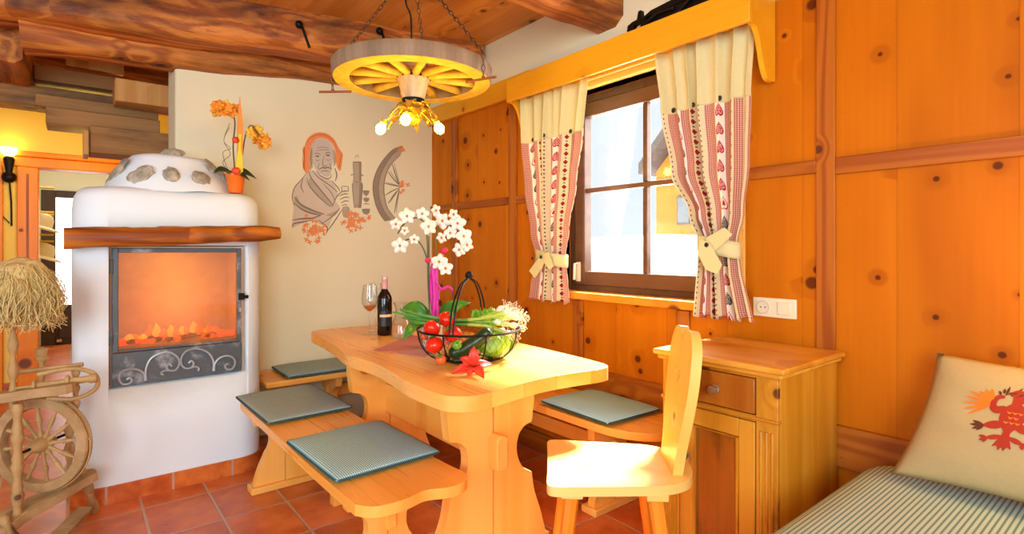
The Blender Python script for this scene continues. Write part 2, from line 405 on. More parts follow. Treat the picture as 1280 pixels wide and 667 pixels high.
def tiles():
    g = G('terracotta_tile'); p = g.xyz('Object'); u = (p[0]-0.255)*(1/0.27); v = (p[1]-3.036)*(1/0.343)
    fu = g.fract(u); fv = g.fract(v); e = g.min(g.min(fu, 1-fu)*0.27, g.min(fv, 1-fv)*0.343)
    grout = g.step(e, 0.004, 0.0065); rn = g.white(g.floor(u)*13.7+g.floor(v)*3.1)
    vv = g.vec(p[0]+rn*3, p[1], 0.0); n = g.noise(vv, 6, 5, 0.6); n2 = g.noise(vv, 2.0, 2)
    c = g.mix(lin('#b8521f'), lin('#dc7c3c'), g.step(n, 0.3, 0.7)); c = g.mix(c, lin('#9c4420'), g.step(n2, 0.5, 0.75)*0.55)
    c = g.bright(c, g.m('MULTIPLY_ADD', rn, 0.3, 0.85))
    g.bump(grout + n*0.15, 0.35, 0.006)
    return g.fin(g.mix(lin('#b59a86'), c, grout), g.m('MULTIPLY_ADD', n, 0.25, 0.2))
M_['tile'] = tiles()
def skirt_tile():
    g = G('terracotta_skirting'); p = g.xyz('Object'); n = g.noise(g.vec(p[0], p[1], p[2]), 9, 5, 0.6)
    f = g.fract((p[0]-0.255)*(1/0.27)); e = g.step(g.min(f, 1-f)*0.27, 0.003, 0.006)
    return g.fin(g.mix(lin('#b59a86'), g.mix(lin('#b04a18'), lin('#dc7a34'), g.step(n, 0.3, 0.7)), e), 0.35)
M_['skirt'] = skirt_tile()
def stone_mat():
    g = G('field_stone'); p = g.xyz('Object'); n = g.noise(g.vec(p[0], p[1], p[2]), 22, 5, 0.65); g.bump(n, 0.6, 0.02)
    return g.fin(g.mix(lin('#8a8676'), lin('#c8c0aa'), g.step(n, 0.3, 0.7)), 0.8)
M_['stone'] = stone_mat()
def rubbed_iron():
    g = G('rubbed_iron'); p = g.xyz('Object'); n = g.noise(g.vec(p[0], p[1], p[2]), 9, 4, 0.6)
    return g.fin(g.mix(lin('#565d60'), lin('#c2c8ca'), g.step(n, 0.5, 0.78)), 0.45, 0.25)
M_['rubiron'] = rubbed_iron()
M_['iron'] = plain('black_iron', '#141210', 0.5, 0.6, 0.3, 30)
M_['chain'] = plain('aged_chain', '#6a5640', 0.45, 0.7, 0.3, 60)
M_['rust'] = plain('rusty_iron', '#8a4f2c', 0.65, 0.4, 0.3, 40)
M_['brass'] = plain('aged_brass', '#a88a50', 0.35, 0.8, 0.2, 40)
M_['gold'] = plain('gilt_lamp_metal', '#d8b040', 0.3, 0.7, 0.2, 40)
M_['chrome'] = plain('steel_knob', '#b9b4a8', 0.22, 0.9)
M_['white_plastic'] = plain('cream_plastic', '#ece2c4', 0.35)
M_['cream_plastic_dark'] = plain('socket_recess', '#d6caa8', 0.4)
M_['black'] = plain('black_plastic', '#1b1614', 0.4)
M_['bulb'] = emit('lit_bulb', '#ffc830', 130.0)
M_['sconce_glow'] = emit('lit_sconce_glass', '#ffdf70', 14.0)
M_['flame'] = emit('flame', '#ff6404', 1.8)
M_['flame2'] = emit('flame_core', '#ff8c10', 2.6)
M_['ember'] = emit('glowing_ember', '#ff5a10', 1.6, '#3a1a0c')
M_['log'] = plain('charred_log', '#3a2a22', 0.9, 0, 0.4, 25, 0.5)
M_['firebrick'] = plain('sooted_firebrick', '#d0b49a', 0.9, 0, 0.25, 4)
M_['hallpane'] = emit('daylit_door_glass', '#ffffff', 1.8)
M_['glass'] = glass('clear_glass')
M_['pane'] = pane_mat('window_glass', '#fbfdff', 0.05)
def smoky_glass():
    g = G('smoky_stove_glass'); p = g.xyz('Object'); n = g.noise(g.vec(p[0], p[1], p[2]), 4.0, 4, 0.55)
    t = g.n('ShaderNodeBsdfTransparent'); t.inputs[0].default_value = lin('#f6dcb4')
    d = g.n('ShaderNodeBsdfDiffuse'); d.inputs[0].default_value = lin('#b8987a'); tr = g.n('ShaderNodeBsdfTranslucent'); tr.inputs[0].default_value = lin('#cca47c')
    m1 = g.n('ShaderNodeMixShader'); m1.inputs[0].default_value = 0.6; g.nt.links.new(d.outputs[0], m1.inputs[1]); g.nt.links.new(tr.outputs[0], m1.inputs[2])
    m2 = g.n('ShaderNodeMixShader'); g.put(m2.inputs[0], g.m('MULTIPLY_ADD', g.step(n, 0.3, 0.75), 0.22, 0.18)); g.nt.links.new(t.outputs[0], m2.inputs[1]); g.nt.links.new(m1.outputs[0], m2.inputs[2])
    gl = g.n('ShaderNodeBsdfGlossy'); gl.inputs['Roughness'].default_value = 0.04
    m3 = g.n('ShaderNodeMixShader'); m3.inputs[0].default_value = 0.05; g.nt.links.new(m2.outputs[0], m3.inputs[1]); g.nt.links.new(gl.outputs[0], m3.inputs[2]); g.nt.links.new(m3.outputs[0], g.out.inputs[0])
    return g.mat
M_['stoveglass'] = smoky_glass()
M_['bottle'] = plain('dark_bottle_glass', '#0c0a0c', 0.06, 0, coat=0) if False else plain('dark_bottle_glass', '#0c0a0c', 0.06)
M_['foil'] = plain('bottle_foil', '#d9a9a4', 0.35, 0.3)
M_['paper'] = plain('bottle_label', '#d8c690', 0.6)
M_['wine'] = plain('wine', '#d9743a', 0.1)
M_['cream'] = plain('cream_linen', '#d6cd98', 0.85, 0, 0.06, 60, 0.05)
M_['linen'] = plain('beige_linen', '#b5a070', 0.9, 0, 0.06, 90, 0.05)
M_['red_print'] = plain('eagle_red_print', '#a62c0e', 0.85)
M_['orange_print'] = plain('eagle_orange_print', '#ee7818', 0.85)
M_['green_print'] = plain('eagle_dark_print', '#5a2a10', 0.85)
def checks(name, ca, cb, step=0.0075):
    g = G(name); p = g.xyz('Object'); sq = 1/step
    a = g.fract(p[0]*sq) < 0.5; b = g.fract(p[1]*sq) < 0.5
    t = (a+b)*0.5
    return g.fin(g.mix(lin(ca), lin(cb), t), 0.9)
M_['check'] = checks('teal_check_cloth', '#1e7486', '#c8eeee')
M_['check_grey'] = checks('teal_check_cloth_dark', '#2c626c', '#c4d6ce')
M_['piping'] = plain('dark_teal_piping', '#2a4f58', 0.9)
def bedstripe():
    g = G('striped_bed_cloth'); p = g.xyz('Object'); f = g.fract(p[1]*(1/0.0125)); s = g.step(g.abs(f-0.5), 0.14, 0.26)
    return g.fin(g.mix(lin('#6d979a'), lin('#c3dcd6'), s), 0.9)
M_['bed'] = bedstripe()
def curtain_print():
    g = G('heart_stripe_cotton'); t = g.n('ShaderNodeUVMap'); sp = g.n('ShaderNodeSeparateXYZ'); g.nt.links.new(t.outputs[0], sp.inputs[0])
    u = S(g, sp.outputs[0]); v = S(g, sp.outputs[1])
    per = g.fract(u*(1/0.30))*0.30
    def band(a, b): return (per > a)*(per < b)
    gx = g.fract(u*(1/0.0075)) < 0.5; gy = g.fract(v*(1/0.0075)) < 0.5
    ging = g.mix(lin('#e8d0b4'), lin('#9c1008'), (gx+gy)*0.40+0.22)
    base = g.mix(lin('#e6d8ae'), lin('#dccb9c'), g.noise(g.vec(u, v, 0.0), 8, 2))
    # column of hearts
    k = v*(1/0.078); row = g.floor(k); rn = g.white(row+g.floor(u*(1/0.30))*7.0)
    hx = (per-0.135)*(1/0.030); hy = (g.fract(k)-0.47)*3.2
    def heart(sx, sy):
        x = hx*sx; y = hy*sy + 0.1
        q = x*x + (y - g.m('POWER', g.abs(x)+0.0001, 0.6667)*0.75)*(y - g.m('POWER', g.abs(x)+0.0001, 0.6667)*0.75)
        return q
    h = heart(1.0, 1.0); full = h < 0.95; inner = h < 0.62; core = h < 0.20
    dots = g.noise(g.vec(u, v, 0.0), 190, 1) > 0.52
    hc = g.mix(lin('#b3141c'), lin('#3a3436'), rn > 0.72)
    solid = (rn > 0.3)
    hcol = g.mix(hc, lin('#f6efe2'), g.max((inner*(1.0-core))*(1.0-solid), inner*dots*0.55*solid))
    hearts = g.mix(lin('#f2e8d8'), hcol, full)
    # dotted cream column and rosette column
    dk = g.fract(v*(1/0.022))-0.5; dx = (per-0.025)*(1/0.022)
    dot = (dk*dk + dx*dx) < 0.045
    dcol = g.mix(base, lin('#3d3a44'), dot)
    rk = g.fract(v*(1/0.045))-0.5; rx = (per-0.245)*(1/0.045)
    ro = (g.abs(rk) + g.abs(rx)*1.1) < 0.30; ro2 = g.abs(rk) > 0.44
    rcol = g.mix(g.mix(base, lin('#8e1018'), ro), lin('#2a2022'), ro2*(g.abs(rx) < 0.12))
    c = g.mix(dcol, ging, band(0.05, 0.10)); c = g.mix(c, hearts, band(0.10, 0.17)); c = g.mix(c, ging, band(0.17, 0.22))
    c = g.mix(c, rcol, band(0.22, 0.268)); c = g.mix(c, ging, band(0.268, 0.30))
    return g.fin(c, 0.9)
M_['print'] = curtain_print()
M_['terracotta_pot'] = plain('orange_pot', '#e8731c', 0.35, 0, 0.15, 8)
M_['white_pot'] = plain('white_pot', '#e8e4dc', 0.3)
M_['soil'] = plain('moss', '#6b6a35', 0.95, 0, 0.3, 50, 0.4)
M_['leaf'] = plain('orchid_leaf', '#3f8428', 0.3, 0, 0.25, 10)
M_['darkleaf'] = plain('dark_orchid_leaf', '#2a3f22', 0.35, 0, 0.25, 10)
M_['stem'] = plain('orchid_stem', '#4a5a24', 0.5)
M_['twig'] = plain('thin_twig', '#5a4426', 0.6)
M_['petal'] = plain('white_petal', '#f4efdf', 0.55)
M_['lip'] = plain('orchid_lip', '#c8781e', 0.5)
M_['opetal'] = plain('orange_petal', '#e8901c', 0.55, 0, 0.35, 60)
M_['ypetal'] = plain('yellow_petal', '#e3b63a', 0.55, 0, 0.3, 60)
M_['oribbon'] = plain('orange_felt', '#ee9440', 0.7)
M_['yribbon'] = plain('yellow_ribbon', '#e3cf28', 0.6)
M_['redbead'] = plain('red_bow', '#e4501c', 0.6)
M_['pink'] = plain('magenta_ribbon', '#d0209a', 0.5)
M_['pinkbow'] = plain('pink_bow', '#d42a5c', 0.6)
M_['mat'] = plain('rose_place_mat', '#c07a72', 0.85, 0, 0.1, 40)
M_['tomato'] = plain('tomato_skin', '#d8260f', 0.18, 0, 0.12, 6)
M_['tomato2'] = plain('pale_tomato_skin', '#e2622a', 0.25, 0, 0.15, 12)
M_['calyx'] = plain('tomato_stalk', '#4f7a24', 0.6)
M_['cuke'] = plain('cucumber_skin', '#173812', 0.3, 0, 0.3, 18)
M_['pepper'] = plain('green_pepper_skin', '#6aa82a', 0.2, 0, 0.15, 8)
M_['cabbage'] = plain('cabbage_leaf', '#8cbc32', 0.45, 0, 0.25, 14, 0.4)
M_['lettuce'] = plain('lettuce_leaf', '#7ab52e', 0.5, 0, 0.2, 20)
M_['onion_green'] = plain('onion_green', '#4f8f34', 0.35, 0, 0.3, 9)
M_['onion_pale'] = plain('onion_pale_stalk', '#a9c04a', 0.35, 0, 0.2, 12)
M_['onion_white'] = plain('onion_bulb', '#efe6c6', 0.4)
M_['root'] = plain('onion_root', '#e9dcb8', 0.8)
M_['lily'] = plain('lily_petal', '#e2321a', 0.45, 0, 0.15, 30)
M_['lilypollen'] = plain('lily_pollen', '#6e1c0c', 0.7)
M_['flax'] = plain('raw_flax', '#cdb878', 0.85, 0, 0.25, 20)
M_['felt'] = plain('straw_hat_felt', '#e6cfa0', 0.9, 0, 0.1, 30)
M_['darkpane'] = plain('dark_window_pane', '#6a7278', 0.2)
M_['snow'] = plain('snow', '#ffffff', 0.8)
M_['house'] = wood('neighbour_timber', '#b8681e', '#a05414', '#84400c', 'Y', 0.3, 0.4, 0, 4, ('Z', 0.25, 0.15), 0.6, 0.0, 3, rand=0)
M_['roof'] = plain('roof_edge', '#4c4846', 0.7)
M_['mural_line'] = plain('mural_charcoal', '#7c6f62', 0.9)
M_['mural_grey'] = plain('mural_grey_wash', '#b3a790', 0.9, 0, 0.12, 30)
M_['mural_dark'] = plain('mural_dark_wash', '#978a76', 0.9, 0, 0.12, 30)
M_['mural_light'] = plain('mural_light_wash', '#cfc4b2', 0.9, 0, 0.06, 30)
M_['mural_face'] = plain('mural_face_wash', '#c9c2b4', 0.9, 0, 0.06, 30)
M_['mural_orange'] = plain('mural_orange_wash', '#e8935a', 0.9, 0, 0.15, 25)
M_['mural_red'] = plain('mural_orange_line', '#c0562a', 0.9)
M_['scroll'] = plain('bright_wrought_iron', '#a9b0b3', 0.4, 0.3, 0.25, 30)
M_['reveal'] = plain('white_outer_reveal', '#f2efe8', 0.8)
M_['ash'] = plain('grey_ash', '#9a8a78', 0.95, 0, 0.3, 30, 0.5)
# ------------------------------------------------------------------ room shell
W = 2.2; D = 3.72; CZ = 2.587
struct(MB().box(-2.8, 2.2, -2.6, 9.2, -0.08, 0).build('floor', M_['tile'], bevel=0))
struct(MB().box(-2.8, 2.2, -2.6, 9.2, CZ, CZ+0.06).build('ceiling', M_['ceil']))
# window wall: one boarded slab with the window opening, plaster strip above the boarding
WY0, WY1, WZ0, WZ1 = 1.20, 2.27, 0.955, 2.075
wr = MB()
wr.box(W, W+0.21, -2.6, WY0, 0, CZ); wr.box(W, W+0.21, WY1, D, 0, CZ)
wr.box(W, W+0.21, WY0, WY1, 0, WZ0); wr.box(W, W+0.21, WY0, WY1, WZ1, CZ)
wall_r = struct(wr.build('wall_right', M_['panel']))
MB().box(W-0.012, W+0.001, 1.0, D, 2.2, CZ).build('plaster_strip', M_['plaster'], wall_r)
struct(MB().box(0.47, W+0.21, D, D+0.3, 0, CZ).build('wall_back', M_['plaster'], bevel=0.015))
struct(MB().box(W, W+0.3, D+0.3, 9.2, 0, CZ).build('wall_hall_right', M_['plaster']))
struct(MB().box(-2.8, -2.7, 1.2, 6.18, 0, CZ).build('wall_left', M_['plaster']))
# boarding trims on the window wall
n = [0]
def trim(mb, mat, bevel=0.003, label=None):
    n[0] += 1; o = struct(mb.build('trim_%d' % n[0], mat, bevel=bevel))
    return o
t0 = W-0.016
trim(MB().box(t0, W, -2.6, 0.81, 1.478, 1.540), M_['rail']); trim(MB().box(t0, W, 0.876, WY0-0.06, 1.490, 1.540), M_['rail'])
trim(MB().box(t0, W, WY1+0.06, 2.662, 1.493, 1.540), M_['rail']); trim(MB().box(t0, W, 2.738, 3.34, 1.493, 1.540), M_['rail'])
trim(MB().box(t0, W, 3.42, D, 1.493, 1.540), M_['rail'])
trim(MB().box(t0, W, 0.81, 0.876, 0, CZ), M_['stile']); trim(MB().box(t0, W, 2.662, 2.738, 0.56, 2.17), M_['stile'])
trim(MB().box(t0, W, 3.34, 3.42, 0.56, 2.17), M_['stile']); trim(MB().box(t0, W, 2.085, 2.155, 0.56, 0.92), M_['stile'])
trim(MB().box(t0, W, 1.42, 1.49, 0.56, 0.92), M_['stile'])
trim(MB().box(t0-0.004, W, -2.6, 0.81, 0.405, 0.557), M_['rail']); trim(MB().box(t0-0.004, W, 0.876, D, 0.405, 0.557), M_['rail'])
struct(MB().box(t0-0.004, W, -2.6, D, 0, 0.10).build('baseboard_right', M_['rail'], bevel=0.003))
# cornice board running from the corner to the curtain box
trim(MB().box(W-0.045, W-0.012, 2.50, D, 2.165, 2.292), M_['pelmet'])

# window
wf = MB()
fx0, fx1 = 2.275, 2.345
wf.box(fx0, fx1, WY0, WY0+0.055, WZ0, WZ1); wf.box(fx0, fx1, WY1-0.055, WY1, WZ0, WZ1)
wf.box(fx0, fx1, WY0+0.055, WY1-0.055, WZ0, WZ0+0.06); wf.box(fx0, fx1, WY0+0.055, WY1-0.055, WZ1-0.055, WZ1)
win = struct(wf.build('window_1', M_['framez'], bevel=0.004))
sx0, sx1 = 2.262, 2.325; a0, a1, b0, b1 = WY0+0.048, WY1-0.048, WZ0+0.045, WZ1-0.045; sw = 0.078
sa = MB(); sa.box(sx0, sx1, a0, a0+sw, b0, b1).box(sx0, sx1, a1-sw, a1, b0, b1).box(sx0, sx1, a0+sw, a1-sw, b0, b0+sw).box(sx0, sx1, a0+sw, a1-sw, b1-sw, b1)
sash = sa.build('sash', M_['frame'], win, bevel=0.006)
mu = MB(); mu.box(2.276, 2.312, a0+sw, a1-sw, 1.522, 1.548).box(2.276, 2.312, 1.722, 1.748, b0+sw, 1.522).box(2.276, 2.312, 1.722, 1.748, 1.548, b1-sw)
mu.build('glazing_bar', M_['frame'], win, bevel=0.004)
MB().box(2.292, 2.297, a0+sw-0.01, a1-sw+0.01, b0+sw-0.01, b1-sw+0.01).build('pane', M_['pane'], win)
h = MB(); h.box(2.25, 2.262, a1-0.05, a1-0.026, 1.02, 1.13); h.tube([(2.25, a1-0.038, 1.12), (2.225, a1-0.038, 1.12), (2.222, a1-0.038, 1.03)], 0.008)
h.build('window_handle', M_['white_plastic'], win, label='white window handle')
cs = MB()   # pale casing lining the reveal
cs.box(2.19, 2.275, WY1, WY1+0.04, WZ0, WZ1+0.04); cs.box(2.19, 2.275, WY0-0.04, WY0, WZ0, WZ1+0.04); cs.box(2.165, 2.275, WY0-0.04, WY1+0.04, WZ1, WZ1+0.075)
trim(cs, M_['case'], 0.004)
rv = MB(); rv.box(2.346, 2.411, WY1-0.03, WY1+0.001, WZ0, WZ1); rv.box(2.346, 2.411, WY0-0.001, WY0+0.03, WZ0, WZ1); rv.box(2.346, 2.411, WY0+0.03, WY1-0.03, WZ1-0.03, WZ1+0.001)
struct(rv.build('trim_91', M_['reveal']))
struct(MB().box(2.335, 2.43, WY0-0.02, WY1+0.02, WZ0-0.04, WZ0-0.005).build('trim_90', M_['roof']))
sl = MB().box(2.145, 2.275, WY0-0.03, WY1+0.10, 0.928, 0.968)
tag(sl.build('window_sill', M_['sill'], bevel=0.006, origin=(2.2, 1.73, 0.928)), 'light pine sill board under the brown window', 'window sill')

# outside
tag(MB().box(2.6, 40, 0.5, 40, -1.2, -0.9).build('snow_ground', M_['snow'], origin=(20, 5, -0.9)), 'snowy ground outside behind the window', 'snow')['kind'] = 'stuff'
bank = MB(); rows = []
for i in range(14):
    row = []
    for j in range(30):
        x = 5.2 + i*0.22; y = -2 + j*0.6
        zz = -0.95 + 2.35*math.sin(min(1, i/9)*math.pi/2) + 0.18*mnoise.noise(Vector((x, y*0.4, 0)))
        row.append((x, y, zz))
    rows.append(row)
bank.sheet(rows); tag(bank.build('snow_bank', M_['snow'], origin=(6.5, 6, -0.9), angle=180), 'white snow bank in front of the neighbouring timber house', 'snow')
HX = 10.5
house = thing('timber_house', 'orange timber house with a gable roof seen through the window', 'house', (HX+2, 6.0, -0.9))
ey, ez, ry_, rz_ = 7.68, 3.0, 4.9, 5.9            # left eave and ridge of the gable
gp = [(2.65, -0.899), (ey, -0.899), (ey, ez), (ry_, rz_), (2.65, ez)]
MB().prism(gp, HX, HX+5, axis='X').build('gable_wall', M_['house'], house)
ro = MB()
for ya, za, yb, zb in ((ey+0.12, ez-0.08, ry_, rz_+0.1), (ry_, rz_+0.1, 2.2, ez-0.25)):
    ro.prism([(ya, za), (yb, zb), (yb, zb+0.24), (ya, za+0.24)], HX-0.5, HX+5.2, axis='X')
ro.build('roof', M_['roof'], house)
wh = MB().box(HX-0.04, HX+0.02, 6.75, 7.1, 1.75, 2.4); wo = wh.build('window', M_['roof'], house)
MB().box(HX-0.06, HX-0.03, 6.79, 7.06, 1.8, 2.35).build('pane', M_['darkpane'], wo)
an = MB()
for yy in (5.9, 6.5):
    an.tube(spline([(HX-0.08, yy+0.35, 2.9), (HX-0.1, yy+0.1, 2.5), (HX-0.1, yy-0.2, 2.75), (HX-0.1, yy-0.1, 3.0)], 6), 0.035)
    an.tube(spline([(HX-0.08, yy-0.35, 2.35), (HX-0.1, yy, 2.55), (HX-0.1, yy+0.25, 2.4)], 6), 0.035)
an.build('white_scrollwork', M_['snow'], house, label='pale scroll ornament')

# ceiling beams
def hewn(name, p0, p1, width, height, mat, label, wob=0.012, seed=0, cham=0.03):
    p0 = Vector(p0); p1 = Vector(p1); d = (p1-p0); L = d.length; d.normalize(); side = Vector((0, 0, 1)).cross(d).normalized(); up = d.cross(side)
    prof = [(-.5, 0+cham/height), (-.5+cham/width, 0), (.5-cham/width, 0), (.5, cham/height), (.5, 1), (-.5, 1)]
    pts = []
    for a, b in zip(prof, prof[1:]+prof[:1]):
        for k in range(4): t = k/4; pts.append((a[0]+(b[0]-a[0])*t, a[1]+(b[1]-a[1])*t))
    N = max(10, int(L/0.09)); grid = []
    for i in range(N+1):
        row = []
        for (u, v) in pts:
            q = p0 + d*(L*i/N) + side*(u*width) + up*(v*height)
            nn = mnoise.noise_vector(q*2.3 + Vector((seed, 0, 0)))*wob*1.8 + mnoise.noise_vector(q*9 + Vector((seed, 3, 0)))*wob*0.5
            if v > 0.9: nn.z = 0
            row.append(q + nn)
        grid.append(row)
    mb = MB(); mb.sheet(grid, closed_u=True)
    mb.bm.verts.ensure_lookup_table(); k = len(pts)
    mb.bm.faces.new([mb.bm.verts[i] for i in range(k)]); mb.bm.faces.new([mb.bm.verts[N*k+i] for i in range(k)])
    o = mb.build(name, mat, origin=tuple((p0+p1)/2), angle=50)
    return tag(o, label, 'beam')
dirA = Vector((2.2+2.7, -0.235*4.9, 0))
def yA(x): return 3.28-0.235*(x-0.846)
hewn('ceiling_beam', (-2.7, yA(-2.7)+0.13, 2.255), (2.19, yA(2.19)+0.13, 2.405), 0.25, 0.28, M_['beam'], 'big notched old beam crossing the ceiling behind the wheel lamp', seed=1)
hewn('ceiling_beam', (-0.19, 3.74, 2.205), (2.19, 3.70, 2.41), 0.20, 0.30, M_['beam'], 'dark old beam lying along the top of the painted wall', seed=5)
hewn('ceiling_beam', (-2.7, 1.93, 2.36), (2.19, 1.91, 2.348), 0.22, 0.25, M_['beam'], 'hewn beam nearest the camera, ending above the curtain board', seed=9, cham=0.05)
hewn('ceiling_beam', (-0.40, 3.90, 2.19), (-0.38, 4.75, 2.19), 0.40, 0.26, M_['beamy'], 'thick short beam at the top left running away from the camera', seed=13)
# iron spikes in the big beam
for x, dz, lab in ((1.02, 0.17, 'black iron clamp on the big beam, left of the wheel lamp'), (1.47, 0.20, 'black iron nail with a round head on the big beam above the wheel lamp')):
    y = yA(x); zb = 2.30+0.03*x
    mb = MB(); mb.ball((x, y-0.022, zb+dz), 0.022, 10, 8); mb.tube([(x+0.02, y-0.01, zb+dz), (x+0.06, y-0.02, zb+dz-0.12)], 0.008)
    mb.tube([(x, y-0.02, zb+dz), (x, y+0.03, zb+dz)], 0.01)
    tag(mb.build('iron_spike', M_['iron'], origin=(x, y, zb+dz)), lab, 'nail')

# stacked timbers of the stair underside around the chimney
def timber(name, px0, px1, pya, pyb, y, dep, mat, label, cat='timber'):
    a = PY(px0, 100, y); b = PY(px1, 100, y); pm_ = max(0, (px0+px1)/2); a.z = PY(pm_, pya, y).z; b.z = PY(pm_, pyb, y).z
    o = MB().box(a.x, b.x, y, y+dep, b.z, a.z).build(name, mat, bevel=0.006, origin=((a.x+b.x)/2, y, b.z))
    return tag(o, label, cat)
timber('stacked_timber', -60, 143, 106, 131, 4.45, 0.22, M_['old'], 'long grey timber of the chimney stack, reaching the left picture edge')
timber('stacked_timber', 42, 143, 88, 105.6, 4.47, 0.20, M_['old'], 'uppermost short grey timber of the stack, below the bright gap under the beam')
timber('stacked_timber', 44, 198, 126.5, 141, 4.30, 0.22, M_['old'], 'upper narrow step timber of the stack left of the chimney')
timber('stacked_timber', 57, 200, 141.4, 161.5, 4.20, 0.26, M_['old'], 'lower narrow step timber of the stack left of the chimney')
timber('stacked_timber', 112, 222, 162, 195, 4.10, 0.24, M_['old'], 'lowest grey timber block of the stack, just above the stove dome')
timber('timber_block', 104, 111.5, 162, 193, 4.08, 0.22, M_['fresh'], 'small upright post end beside the lowest stack timber')
timber('timber_block', 143.5, 216, 102, 130, 4.05, 0.2, M_['fresh'], 'pale sawn timber block beside the chimney edge')
timber('upright_board', 82, 155, 70, 87.6, 4.50, 0.05, M_['fresh'], 'orange board standing on the stacked timbers under the beam', 'board')
timber('upright_board', 38, 81, 82, 87.6, 4.55, 0.03, M_['case'], 'narrow light board in the gap under the beam, top left', 'board')
struct(MB().box(-2.7, 2.2, 4.95, 5.0, 2.24, CZ).build('wall_stair_back', M_['beam']))

# landing wall with the doorway, and the hall beyond it
HY = 6.18
wl = MB(); wl.box(-2.8, -0.36, HY, HY+0.14, 0, CZ); wl.box(-0.36, 2.2, HY, HY+0.14, 2.0, CZ); wl.box(1.0, 2.2, HY, HY+0.14, 0, 2.0)
struct(wl.build('wall_landing', M_['yellow']))
dc = MB(); dc.box(-0.36, -0.222, HY-0.03, HY+0.16, 0, 1.90); dc.box(0.86, 1.0, HY-0.03, HY+0.16, 0, 1.90); dc.box(-0.40, 1.04, HY-0.03, HY+0.16, 1.90, 1.985); dc.box(-0.44, 1.08, HY-0.06, HY+0.02, 1.985, 2.03)
door1 = struct(dc.build('door_1', M_['doorcase'], bevel=0.008))
MB().box(-0.300, -0.285, HY-0.036, HY-0.028, 0.55, 1.84).build('routed_groove', M_['stile'], door1)
struct(MB().box(-0.60, -0.445, HY-0.04, HY, 0, 2.0).build('trim_60', M_['doorcase'], bevel=0.006))
struct(MB().box(-0.445, -0.36, HY-0.015, HY, 0, 0.09).build('baseboard_landing', M_['skirt']))
struct(MB().box(-0.9, 1.4, 9.0, 9.1, 0, CZ).build('wall_hall_back', M_['plaster']))
struct(MB().box(-0.62, -0.5, HY+0.14, 9.0, 0, CZ).build('wall_hall_left', M_['plaster']))
struct(MB().box(1.0, 1.1, HY+0.14, 9.0, 0, CZ).build('wall_hall_side', M_['plaster']))
dd = MB(); dd.box(-0.30, -0.16, 8.95, 9.0, 0, 1.95); dd.box(-0.16, 0.50, 8.95, 9.0, 1.86, 1.95); dd.box(-0.16, 0.50, 8.95, 9.0, 0, 0.50); dd.box(0.36, 0.50, 8.95, 9.0, 0.5, 1.86)
door2 = struct(dd.build('door_2', M_['darkdoor'], bevel=0.006))
MB().box(-0.16, 0.36, 8.97, 8.985, 0.5, 1.86).build('door_glass', M_['hallpane'], door2)
MB().box(-0.13, 0.33, 8.935, 8.955, 0.08, 0.44).build('door_panel', M_['darkdoor'], door2, bevel=0.01)
MB().box(-0.15, -0.10, 8.90, 8.95, 0.04, 0.075).build('door_bolt', M_['chrome'], door2)
# coat rack with hats in the hall
rack = thing('hat_rack', 'wooden peg rack on the hall wall beyond the doorway', 'rack', (-0.48, 7.6, 1.2))
for z in (1.86, 1.60, 1.575, 1.36, 1.29):
    MB().tube([(-0.5, 7.6, z), (-0.15, 7.62, z)], 0.011).build('peg', M_['spoke'], rack)
MB().box(-0.5, -0.47, 7.45, 7.75, 1.2, 1.9).build('back_board', M_['darkdoor'], rack)
for z, lab, s in ((1.425, 'pale felt hat on the upper peg of the hall rack', 1.0), (1.115, 'pale wide felt hat on the lower peg of the hall rack', 1.15)):
    hat = MB(); hat.lathe([(0.155*s, 0.0), (0.15*s, 0.012), (0.09*s, 0.03), (0.082*s, 0.10), (0.06*s, 0.15), (0.0, 0.165)], (0, 0, 0), 24, Matrix.Translation((-0.26, 7.6, z)) @ Matrix.Rotation(R(18), 4, 'Y'))
    tag(hat.build('felt_hat', M_['felt'], origin=(-0.26, 7.6, z), solid=0.004), lab, 'hat')
# wall sconce on the landing
sc = thing('wall_sconce', 'black wall lamp with a glowing glass beside the doorway', 'wall lamp', (-0.40, HY-0.02, 1.80))
c = Vector((-0.405, HY-0.07, 1.80))
MB().ball(c, 0.048, 16, 10).build('base', M_['iron'], sc)
MB().lathe([(0.018, 0.02), (0.034, 0.12), (0.038, 0.15), (0.02, 0.18)], c, 12).build('holder', M_['iron'], sc)
MB().lathe([(0.022, 0.17), (0.05, 0.20), (0.056, 0.24), (0.045, 0.245), (0.0, 0.235)], c, 16).build('lamp_glass', M_['sconce_glow'], sc, label='glowing glass shade')
MB().tube([c+Vector((0, 0.04, -0.03)), c+Vector((0.01, 0.06, -0.2)), c+Vector((0.012, 0.06, -0.40))], 0.006).build('wire', M_['iron'], sc)
MB().tube(spline([c+Vector((-0.03, 0.05, 0)), c+Vector((-0.12, 0.06, -0.05)), c+Vector((-0.08, 0.06, -0.25)), c+Vector((0, 0.06, -0.38))], 6), 0.004).build('cord', M_['black'], sc)
